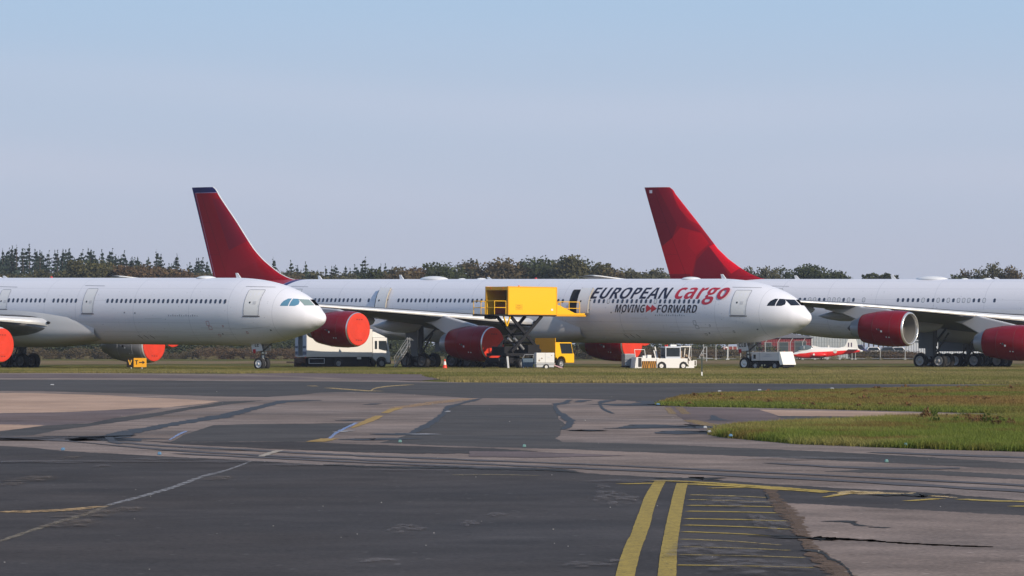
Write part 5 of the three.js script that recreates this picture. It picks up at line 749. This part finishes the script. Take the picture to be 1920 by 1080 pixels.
// ------------------------------------------------------------ behind the airliners
{ // ---- small red and white jet
  const d = 637, t = thing('training_jet', 'small red and white training jet parked before the far fence', 'airplane', X(1484, d), d, 180);
  // local: nose at 0, tail at -11.3
  const st = [[0, .99, .90, .03], [.15, 1.08, .76, .16], [.5, 1.2, .58, .30], [1.2, 1.46, .42, .44], [2.2, 1.72, .30, .56], [3.3, 2.02, .30, .62], [5, 2.06, .40, .60], [7, 2.02, .66, .46], [9, 1.95, .98, .30], [10.5, 1.78, 1.22, .18], [11.3, 1.58, 1.38, .06]];
  const half = (up) => { const rows = []; for (let i = 0; i <= 50; i++) { const a = 11.3 * i / 50, T = interp(st, a, 1), B = interp(st, a, 2), w = interp(st, a, 3), c = (T + B) / 2 + (a < 1 ? .02 : .1), r = []; for (let j = 0; j <= 16; j++) { const q = -Math.PI / 2 + j / 16 * Math.PI; r.push([-a, c + (up ? Math.cos(q) * (T - c) : -Math.cos(q) * (c - B)), Math.sin(q) * w]); } rows.push(r); } return grid(rows); };
  const red = std(L(.80, .022, .018), .3), wh = std(L(.74, .73, .70), .4);
  const f = obj('fuselage', half(true), wh, t); obj('lower_fuselage', half(false), red, f);
  obj('canopy', new THREE.SphereGeometry(1, 24, 14).scale(1.25, .62, .44).translate(-2.4, 1.78, 0), std(L(.10, .13, .14), .08), t); obj('canopy_frame', [new THREE.TorusGeometry(.5, .035, 6, 24, Math.PI).rotateY(Math.PI / 2).scale(1, 1.08, .86).translate(-2.0, 1.78, 0), prism([[-1.2, 1.55], [-2.4, 1.62], [-2.4, 1.56], [-1.1, 1.48]], .95)], wh, t);
  obj('spine', prism([[-3.2, 2.0], [-3.3, 2.34], [-3.6, 2.3], [-4.6, 2.08], [-5, 2.0]], .3, .04), wh, t);
  const fin = obj('tail_fin', prism([[-7.6, 1.98], [-8.6, 2.2], [-9.15, 3.38], [-10.4, 3.38], [-10.75, 1.9], [-11.2, 1.55], [-9, 1.8]], .12, .03), wh, t); obj('fin_flash', [box(.2, .7, .01, -9.2, 2.45, -.066), box(.2, .7, .01, -9.66, 2.45, -.066)], std(L(.06, .03, .08), .5), fin);
  obj('wing', [prism([[-3.7, -5], [-5.1, -5], [-5.7, 0], [-5.1, 5], [-3.7, 5], [-3.4, 0]], .22, .05).rotateX(Math.PI / 2).translate(0, .78, 0)], red, t); obj('tailplane', prism([[-9.5, -2], [-10.4, -2], [-10.7, 0], [-10.4, 2], [-9.5, 2], [-9.0, 0]], .1, .02).rotateX(Math.PI / 2).translate(0, 1.68, 0), std(L(.08, .075, .075), .5), t);
  for (const s of [1, -1]) { const k = obj('tip_tank', new THREE.SphereGeometry(1, 20, 12).scale(1.35, .33, .33).translate(-3.9, .86, s * 5.1), red, t); obj('tank_roundel', new THREE.CircleGeometry(.16, 16).rotateY(s > 0 ? 0 : Math.PI).translate(-3.2, .9, s * 5.42), wh, k); }
  obj('roundel', new THREE.CircleGeometry(.3, 20).rotateY(Math.PI).translate(-7.0, 1.38, -.5), std(L(.6, .55, .5), .5), t); obj('tail_lamp', new THREE.SphereGeometry(.2, 12, 8).scale(1.5, .8, .8).translate(-11.2, 1.45, 0), wh, t); obj('antenna', prism([[-5.9, 2.05], [-5.95, 2.36], [-6.1, 2.36], [-6.15, 2.05]], .05), wh, t);
  for (const [x, z] of [[-1.3, 0], [-4.9, 1.6], [-4.9, -1.6]]) { obj('wheel_leg', [cyl(.05, .05, .5, x, .45, z), box(.4, .45, .03, x + .15, .5, z + .1)], wh, t); const w = obj('wheel', tyreGeo(.24, .16), rubber, t); w.position.set(x, .24, z); }
}
{ // ---- sheds beyond the fence
  const ribbed = (x0, x1, y1, step, depth) => { const p = []; for (let x = x0; x < x1 - 1e-6; x += step) p.push([x, 0], [x + step * .45, 0], [x + step * .55, depth], [x + step * .95, depth]); const rows = [0, y1].map((y) => p.map(([x, z]) => [x, y, z])); return grid(rows).toNonIndexed(); };
  const fl = (g) => { g.deleteAttribute('normal'); g.computeVertexNormals(); return g; };
  const t = thing('red_shed', 'low red ribbed shed with two dark doors beyond the fence', 'shed', X(1428, 722), 722), w = 9.2;
  const wall = obj('wall', [fl(ribbed(0, w, 4.0, .46, .06)), box(w, 4.0, 12, w / 2, 2.0, -6.06)], std(L(.19, .020, .026), .7), t);
  obj('roof', [prism([[-.3, 3.95], [w * .52, 4.75], [w + .3, 3.95], [w + .3, 3.8], [-.3, 3.8]], 12.6).translate(0, 0, -5.9)], std(L(.13, .135, .17), .6), t);
  for (const [x, dw, h] of [[.6, 1.2, 2.9], [3.2, 1.65, 3.0], [6.1, 2.0, 3.2]]) { const dd = obj('door', [box(dw, h, .08, x + dw / 2, h / 2, .1)], std(L(.035, .05, .055), .6), t); obj('door_frame', [box(.09, h, .1, x - .045, h / 2, .12), box(.09, h, .1, x + dw + .045, h / 2, .12), box(dw + .18, .1, .1, x + dw / 2, h + .05, .12)], std(L(.26, .20, .20), .7), dd); }
  obj('corner_post', box(.16, 4, .16, w - .02, 2, .1), std(L(.55, .5, .48), .6), t);
  const u = thing('grey_hangar', 'pale grey hangar wall between the red shed and the jet fin', 'hangar', X(1518, 742), 742), gw = 10;
  obj('wall', [fl(ribbed(0, gw, 5.0, .5, .05)), box(gw, 5, 14, gw / 2, 2.5, -7.06)], std(L(.33, .36, .38), .6), u); obj('roof', prism([[-.3, 4.95], [gw / 2, 6.0], [gw + .3, 4.95], [gw + .3, 4.8], [-.3, 4.8]], 14.6).translate(0, 0, -6.9), std(L(.25, .27, .29), .6), u); obj('window_band', box(gw - 2, .7, .05, gw / 2, 1.75, .09), std(L(.06, .07, .08), .3), u);
  const v = thing('white_shed', 'pale corrugated shed behind the main wheels of the airliner with open engines', 'shed', X(1697, 668), 668, 6), vw = 16;
  obj('wall', [fl(ribbed(0, vw, 3.3, .42, .07)), box(vw, 3.3, 9, vw / 2, 1.65, -4.57)], std(L(.50, .52, .55), .5), v); obj('roof', prism([[-.3, 3.25], [vw / 2, 3.95], [vw + .3, 3.25], [vw + .3, 3.12], [-.3, 3.12]], 9.6).translate(0, 0, -4.4), std(L(.44, .46, .49), .5), v); obj('gutter', box(vw + .4, .14, .14, vw / 2, 3.1, .2), vWhite, v);
}
{ // ---- security fence
  const d = 657, t = thing('security_fence', 'tall security fence of pale posts with angled tops beyond the field', 'fence', 0, d), pm = std(L(.34, .34, .335), .7);
  const px = []; for (let p = 1296; p < 1606; p += 23.2) px.push(p); for (let p = 1604; p < 1960; p += 46.6) px.push(p);
  const post = join([plain(box(.11, 2.95, .11, 0, 1.47, 0)), plain(beam([0, 2.9, 0], [.42, 3.55, 0], .1, .1)), plain(rbox(.36, .22, .36, 0, .1, 0, .04))]);
  for (const p of px) { const m = obj('post', post, pm, t); m.position.x = X(p, d); if (p > 1606) m.scale.y = .62; }
  const a = X(1290, d), b = X(1960, d), wm = std(L(.25, .26, .27), .6, .2);
  for (const [y, r, x1] of [[2.9, .02, 1606], [2.25, .018, 1606], [1.45, .014, 1960], [.75, .012, 1960], [.16, .05, 1960]]) obj('wire', bar([a, y, .02], [X(x1, d), y, .02], r, 5), wm, t);
}
{ // ---- lamp, steps frame, barrier
  let t = thing('lamp_post', 'short pale lamp post with white head near the nose gear of the lettered airliner', 'lamp post', X(1364, 648), 648); obj('pole', cyl(.09, .11, 1.95, 0, .97, 0), std(L(.48, .48, .46), .6), t); obj('lamp_head', rbox(.42, .22, .3, -.16, 2.02, 0, .05), vWhite, t); obj('foot', rbox(.5, .18, .5, 0, .09, 0, .04), std(L(.5, .5, .48), .7), t);
  t = thing('steel_trestle', 'grey steel trestle with slanted leg standing beyond the marker post', 'trestle', X(1325, 560), 560); const g = std(L(.36, .38, .40), .5, .2); obj('leg', beam([0, 0, 0], [0, 2.05, 0], .12, .12), g, t); obj('leg', beam([-.62, .0, .1], [-.62, 1.0, .1], .08, .08), g, t); obj('slanted_leg', beam([-1.05, .6, 0], [-.28, 2.05, 0], .1, .1), g, t); obj('rung', [beam([-.75, 1.1, 0], [0, 1.1, 0], .07, .07), beam([-1.1, .55, 0], [.9, .42, 0], .08, .08), beam([-.3, 2.05, 0], [.05, 2.05, 0], .1, .1)], g, t);
  t = thing('red_barrier', 'low red barrier with white uprights seen under the lettered airliner nose', 'barrier', X(1374, 690), 690); obj('board', rbox(3.4, .5, .1, 0, 1.95, 0, .02), std(L(.22, .05, .04), .8), t); for (let i = 0; i < 5; i++) obj('upright', box(.1, .62, .06, -1.5 + i * .75, 1.98, .07), vWhite, t); obj('frame', [box(.1, 1.8, .1, -1.4, .9, 0), box(.1, 1.8, .1, 1.4, .9, 0)], chassisM, t);
}
{ // ---- parked cars beyond the fence
  const carBody = prism([[-2.1, .35], [-2.12, .85], [-1.75, .95], [-1.25, 1.42], [.45, 1.45], [1.05, .98], [1.95, .84], [2.1, .6], [2.08, .35]], 1.7, .08), glassG = prism([[-1.5, .98], [-1.15, 1.36], [.4, 1.38], [.85, 1.0]], 1.72, .02);
  const mk = (px, d, c, deg, label, h = 1) => { const t = thing('parked_car', label, 'car', X(px, d), d, deg, 'cars parked beyond the fence'); const b = obj('body', carBody, c, t); b.scale.set(1, h, 1); obj('side_window', glassG, glassM, b); for (const [x, z] of [[1.3, .78], [-1.3, .78], [1.3, -.78], [-1.3, -.78]]) { const w = obj('wheel', tyreGeo(.32, .2), rubber, t); w.position.set(x, .32, z); } };
  mk(1612, 700, std(L(.05, .05, .14), .35), 5, 'dark blue tall car beyond the jet tail fin', 1.75); mk(1640, 705, std(L(.62, .62, .64), .35), -4, 'white car beyond the fence, first past the jet tail', 1.5); mk(1668, 702, std(L(.10, .11, .14), .35), 3, 'dark car beyond the fence under the open outer engine', 1.5); mk(1687, 708, std(L(.58, .58, .6), .35), 0, 'white car beside the pale corrugated shed', 1.5);
}

// ------------------------------------------------------------ trees and scrub

const leafMat = (r, g, b) => new THREE.MeshPhysicalMaterial({ color: L(r, g, b), vertexColors: true, roughness: 1, specularIntensity: .15, transmission: .3, thickness: 0, side: THREE.DoubleSide });
function leaves(list) {                                           // list: [x, y, z, size, nx, ny, nz, tint]
  const pos = [], nor = [], col = [];
  for (const [x, y, z, s, nx, ny, nz, k] of list) {
    const q = new THREE.Vector3(nx, ny, nz).normalize().multiplyScalar(.55).add(new THREE.Vector3(rr(-1, 1), rr(-1, 1), rr(-1, 1))).normalize(), u = new THREE.Vector3(rr(-1, 1), rr(-1, 1), rr(-1, 1)).cross(q).normalize().multiplyScalar(s), v = q.clone().cross(u).normalize().multiplyScalar(s * rr(.6, 1));
    const P = [[-1, -.5], [.2, -1], [1, .3], [-.3, 1]].map(([a, b]) => [x + u.x * a + v.x * b, y + u.y * a + v.y * b, z + u.z * a + v.z * b]);
    const n = q;
    for (const i of [0, 1, 2, 0, 2, 3]) { pos.push(...P[i]); nor.push(n.x, n.y, n.z); col.push(k, k, k); }
  }
  const g = new THREE.BufferGeometry(); g.setAttribute('position', new THREE.Float32BufferAttribute(pos, 3)); g.setAttribute('normal', new THREE.Float32BufferAttribute(nor, 3)); g.setAttribute('color', new THREE.Float32BufferAttribute(col, 3)); g.setAttribute('uv', new THREE.Float32BufferAttribute(new Float32Array(pos.length / 3 * 2), 2));
  return g;
}
function conifer(h, R, sparse) {                                  // unit: metres
  const L0 = [], tiers = 30; const lean = rr(-.02, .02);
  for (let i = 0; i < tiers; i++) {
    const t = .1 + .9 * i / (tiers - 1), y = h * t, env = R * Math.pow(1 - t, .66) * rr(.62, 1.15) + .25, n = Math.round(lerp(13, 6, t) * sparse);
    for (let b = 0; b < n; b++) {
      const a = rnd() * 6.283, len = env * rr(.4, 1.25), droop = rr(.1, .35), m = Math.max(2, Math.round(len / .55));
      for (let k = 0; k < m; k++) { const f = (k + .6) / m, r = len * f; L0.push([Math.cos(a) * r + lean * y, y - droop * r + rr(-.15, .15) + (f > .8 ? .1 : 0), Math.sin(a) * r, rr(.26, .46) * (1 - .2 * t), Math.cos(a), .6, Math.sin(a), rr(.6, 1.25)]); }
    }
  }
  for (let k = 0; k < 7; k++) L0.push([rr(-.07, .07), h * (1 + k * .008), rr(-.07, .07), .16, 0, 1, 0, 1]);
  return { crown: leaves(L0), trunk: new THREE.CylinderGeometry(.06, .3, h * 1.0, 7).translate(0, h * .5, 0) };
}
function broadleaf(h, R, blobs, n, open) {
  const L0 = [], limbs = [plain(new THREE.CylinderGeometry(.1, .32, h * .6, 7).translate(0, h * .3, 0))];
  for (let b = 0; b < blobs; b++) {
    const t = b / Math.max(1, blobs - 1), cy = h * lerp(.38, .86, t) + rr(-.4, .4), rad = R * rr(.36, .56) * (1 - .25 * t), off = R * (1 - .55 * t) * rr(.25, .75), a = b * 2.4 + rr(-.4, .4), cx = Math.cos(a) * off, cz = Math.sin(a) * off;
    limbs.push(plain(bar([0, h * rr(.25, .5), 0], [cx, cy, cz], rr(.06, .11), 5)));
    for (let k = 0; k < n; k++) { const v = new THREE.Vector3(rr(-1, 1), rr(-1, 1), rr(-1, 1)).normalize(), rr_ = rad * Math.pow(rnd(), open ? .6 : .32) * rr(.85, 1.15), y = cy + v.y * rr_ * .85; L0.push([cx + v.x * rr_, y, cz + v.z * rr_, rr(.11, .24), v.x, v.y + .35, v.z, rr(.6, 1.3)]); }
  }
  return { crown: leaves(L0), trunk: join(limbs) };
}
const CON = [conifer(20, 4.2, 1.0), conifer(20, 3.5, .9), conifer(20, 4.9, 1.1), conifer(20, 3.1, .75)];
const BRO = [broadleaf(14, 5.2, 17, 420, false), broadleaf(14, 4.4, 15, 420, false), broadleaf(14, 6.0, 20, 400, false), broadleaf(14, 4.6, 16, 260, true)];
const leafM = { spruce: leafMat(.056, .080, .064), spruceB: leafMat(.048, .070, .056), pine: leafMat(.054, .074, .042), olive: leafMat(.105, .098, .044), brown: leafMat(.118, .090, .047), rust: leafMat(.128, .084, .046), dull: leafMat(.098, .094, .052), oak: leafMat(.062, .074, .032) };
const bark = std(L(.07, .055, .045), .95), birch = std(L(.50, .46, .42), .8);
function tree(name, proto, h, px, d, ym, label, group, m, tm = bark, wide = 1) {
  const t = thing(name, label, 'tree', X(px, d), d, rnd() * 360, group); const k = h / (proto.top ??= (proto.crown.computeBoundingBox(), proto.crown.boundingBox.max.y)), c = obj('crown', proto.crown, m, t), u = obj('trunk', proto.trunk, tm, t); c.scale.set(k * wide, k, k * wide); u.scale.set(k, k, k); return t;
}
const topH = (y, d) => (HORIZON - y) * d / F + EYE;
const gL = 'pointed conifers in the wood beyond the plain white airliner', gM = 'conifers in the wood beyond the lettered airliner';
[[372, 483], [332, 475], [302, 474], [293, 468], [278, 481], [258, 480], [248, 481], [227, 478], [217, 476], [191, 467], [170, 465], [149, 478], [130, 479], [117, 471], [108, 468], [92, 469], [75, 473], [69, 470], [55, 457], [43, 465], [31, 459], [23, 460], [5, 465], [-14, 470]].forEach(([px, y], i) => { const d = rr(800, 850); tree('conifer_tree', CON[(i * 3 + (i > 3 ? 1 : 0)) % 4], topH(y, d), px, d, y, 'dark pointed conifer, ' + ordinal[i] + ' in the wood counting outwards from the blue-edged tail fin', gL, i % 3 ? leafM.spruce : leafM.spruceB); });
[[392, 499], [512, 482], [545, 487], [558, 497], [573, 490], [610, 498], [622, 498], [648, 495], [685, 481], [714, 494]].forEach(([px, y], i) => { const d = rr(790, 840); tree('conifer_tree', CON[px === 685 ? 2 : i % 4], topH(y, d), px, d, y, 'dark conifer, ' + ordinal[i] + ' from the blue-edged fin going towards the plain red fin', gM, i % 2 ? leafM.spruce : leafM.pine, bark, px === 685 ? 1.25 : 1); });
const gB = 'broadleaf trees in the wood beyond the airliners', tint = { o: leafM.olive, b: leafM.brown, r: leafM.rust, d: leafM.dull, k: leafM.oak }, names = { o: 'olive green', b: 'brown autumn', r: 'rust brown', d: 'dull green', k: 'dark green' };
[[-10, 508, 'o'], [60, 503, 'd'], [120, 501, 'o'], [165, 484, 'o'], [190, 487, 'k'], [215, 488, 'o'], [245, 494, 'r'], [275, 495, 'b'], [300, 494, 'r'], [325, 499, 'b'], [345, 503, 'r'], [365, 510, 'b'], [530, 508, 'b'], [590, 509, 'd'], [640, 508, 'd'], [700, 501, 'k'], [735, 500, 'd'], [760, 497, 'b'], [785, 498, 'r'], [818, 491, 'k'], [842, 489, 'k'], [872, 483, 'B'], [900, 491, 'b'], [939, 479, 'b'], [965, 488, 'b'], [993, 487, 'B'], [1020, 479, 'k'], [1040, 477, 'k'], [1064, 477, 'o'], [1082, 481, 'k'], [1105, 490, 'o'], [1143, 498, 'b'], [1168, 499, 'o'], [1193, 505, 'd'], [1231, 502, 'd'], [1250, 508, 'd']].forEach(([px, y, k], i) => { const d = rr(770, 800), bi = k === 'B'; tree(bi ? 'birch_tree' : 'broadleaf_tree', BRO[bi ? 3 : i % 3], topH(y, d), px, d, y, bi ? 'thin leaved birch with pale trunk, ' + (px < 900 ? 'before the brown trees above the yellow truck' : 'behind the raised yellow box') : names[k] + ' broadleaf tree, ' + (px < 380 ? ordinal[i] + ' along the wood up to the blue-edged fin' : ordinal[i - 12] + ' along the wood after the blue-edged fin'), bi ? null : gB, bi ? leafM.dull : tint[k], bi || px > 850 && i % 2 ? birch : bark, rr(.95, 1.2)); });
[[1398, 498, 'd', 'rounded thin tree just before the leading edge of the plain red fin'], [1418, 497, 'd', 'second rounded thin tree beside the plain red fin'], [1437, 501, 'd', 'third rounded tree past the plain red fin'], [1489, 496, 'k', 'dark oak with lobed crown over the open-engined airliner roof'], [1518, 493, 'k', 'tallest of the dark oaks over the open-engined airliner roof'], [1545, 496, 'k', 'dark oak on the far flank of the oak clump'], [1562, 505, 'k', 'small oak at the thin end of the oak clump'], [1460, 511, 'd', 'low shrubby tree between the thin trees and the oak clump'], [1821, 503, 'b', 'thin brown tree, lowest of the clump at the frame edge'], [1847, 490, 'd', 'thin tall tree highest of the clump at the frame edge'], [1869, 501, 'd', 'thin tree between the two tall ones of the clump at the frame edge'], [1893, 496, 'b', 'brown thin tree, second tallest in the clump at the frame edge'], [1914, 503, 'b', 'brown thin tree last before the frame edge'], [1805, 513, 'k', 'small dark bush-like tree at the start of the clump near the frame edge']].forEach(([px, y, k, label], i) => { const d = rr(760, 790); tree('broadleaf_tree', BRO[k === 'k' ? i % 3 : 3], topH(y, d), px, d, y, label, null, tint[k], bark, k === 'k' ? 1 : .8); });
{ // clipped hedge beyond the open-engined airliner
  const d = 780, L0 = []; for (let i = 0; i < 1500; i++) { const x = rr(X(1617, d), X(1684, d)), top = topH(514 + 2.5 * Math.sin(x * 2.1) + (x > X(1650, d) ? 1 : 0), d); L0.push([x, top - Math.abs(rr(0, 3.2)), rr(-1, 1), rr(.2, .36), 0, .8, .6, rr(.6, 1.25)]); }
  const t = thing('tall_hedge', 'flat topped dark hedge just showing over the open-engined airliner roof', 'hedge', 0, d); obj('foliage', leaves(L0), leafM.oak, t); const tr = []; for (let i = 0; i < 8; i++) tr.push(bar([X(1620 + i * 9, d), 0, 0], [X(1620 + i * 9, d), 14, 0], .15, 6)); obj('stem', tr, bark, t);
}
{ // the wood behind, and scrub along the far edge of the field, as masses
  const put = (name, label, geo, m, spots, cat) => { const im = new THREE.InstancedMesh(geo, m, spots.length), q = new THREE.Quaternion(), up = new THREE.Vector3(0, 1, 0), A = new THREE.Matrix4(); spots.forEach(([x, d, sx, sy], i) => { im.setMatrixAt(i, A.compose(new THREE.Vector3(x, 0, -d), q.setFromAxisAngle(up, rnd() * 6.28), new THREE.Vector3(sx, sy, sx))); }); im.name = name; im.castShadow = im.receiveShadow = true; scene.add(im); tag(im, label, cat, null, 'stuff'); };
  const far = (n, p0, p1, y0, y1, d0, d1, u) => Array.from({ length: n }, () => { const px = rr(p0, p1), d = rr(d0, d1), h = topH(rr(y0, y1), d); return [X(px, d), d, h / u * rr(.95, 1.3), h / u]; });
  put('woods', 'shaded depth of conifers in the far wood', CON[2].crown, leafM.spruceB, [...far(60, -30, 240, 474, 500, 850, 930, 20), ...far(30, 230, 400, 490, 508, 850, 920, 20), ...far(26, 490, 740, 500, 515, 845, 900, 20)], 'woods');
  put('woods', 'brown and olive depth of the far wood', BRO[0].crown, leafM.dull, [...far(64, -40, 520, 501, 526, 800, 850, 14), ...far(96, 500, 1260, 499, 520, 805, 860, 14), ...far(10, 1250, 1330, 515, 530, 805, 860, 14)], 'woods');
  const low = (n, p0, p1, h0, h1, d0, d1) => Array.from({ length: n }, () => { const px = rr(p0, p1), d = rr(d0, d1), h = rr(h0, h1); return [X(px, d), d, h * rr(1, 1.5), h]; });
  const clump = (() => { const L0 = []; for (let i = 0; i < 520; i++) { const a = rnd() * 6.28, r = Math.sqrt(rnd()) * .75, y = rr(.02, 1) * Math.sqrt(1 - r * r * .9); L0.push([Math.cos(a) * r, y, Math.sin(a) * r, rr(.03, .075), Math.cos(a) * r, y + .2, Math.sin(a) * r, rr(.5, 1.3)]); } return leaves(L0); })();
  put('undergrowth', 'dark green scrub along the far edge of the field', clump, leafM.oak, [...low(240, -40, 760, 1.8, 4.2, 715, 745), ...low(90, 700, 1440, 1.6, 3.4, 720, 745)], 'scrub');
  put('undergrowth', 'brown scrub along the far edge of the field', clump, leafM.brown, [...low(120, -40, 620, .9, 2.6, 700, 722), ...low(90, 900, 1420, .9, 2.3, 690, 715), ...low(30, 1605, 1720, .9, 1.7, 664, 675)], 'scrub');
  put('undergrowth', 'rust coloured bracken along the far edge of the field', clump, leafM.rust, [...low(70, 380, 560, .8, 2.0, 690, 705), ...low(26, 1150, 1420, .8, 1.8, 680, 700), ...low(36, 1600, 1730, .8, 1.5, 661, 668)], 'scrub');
  put('undergrowth', 'pale dry grass tufts at the far edge of the field', clump, leafMat(.24, .20, .10), [...low(150, -40, 1960, .25, .7, 640, 690)], 'scrub');
}

renderer.render(scene, camera);
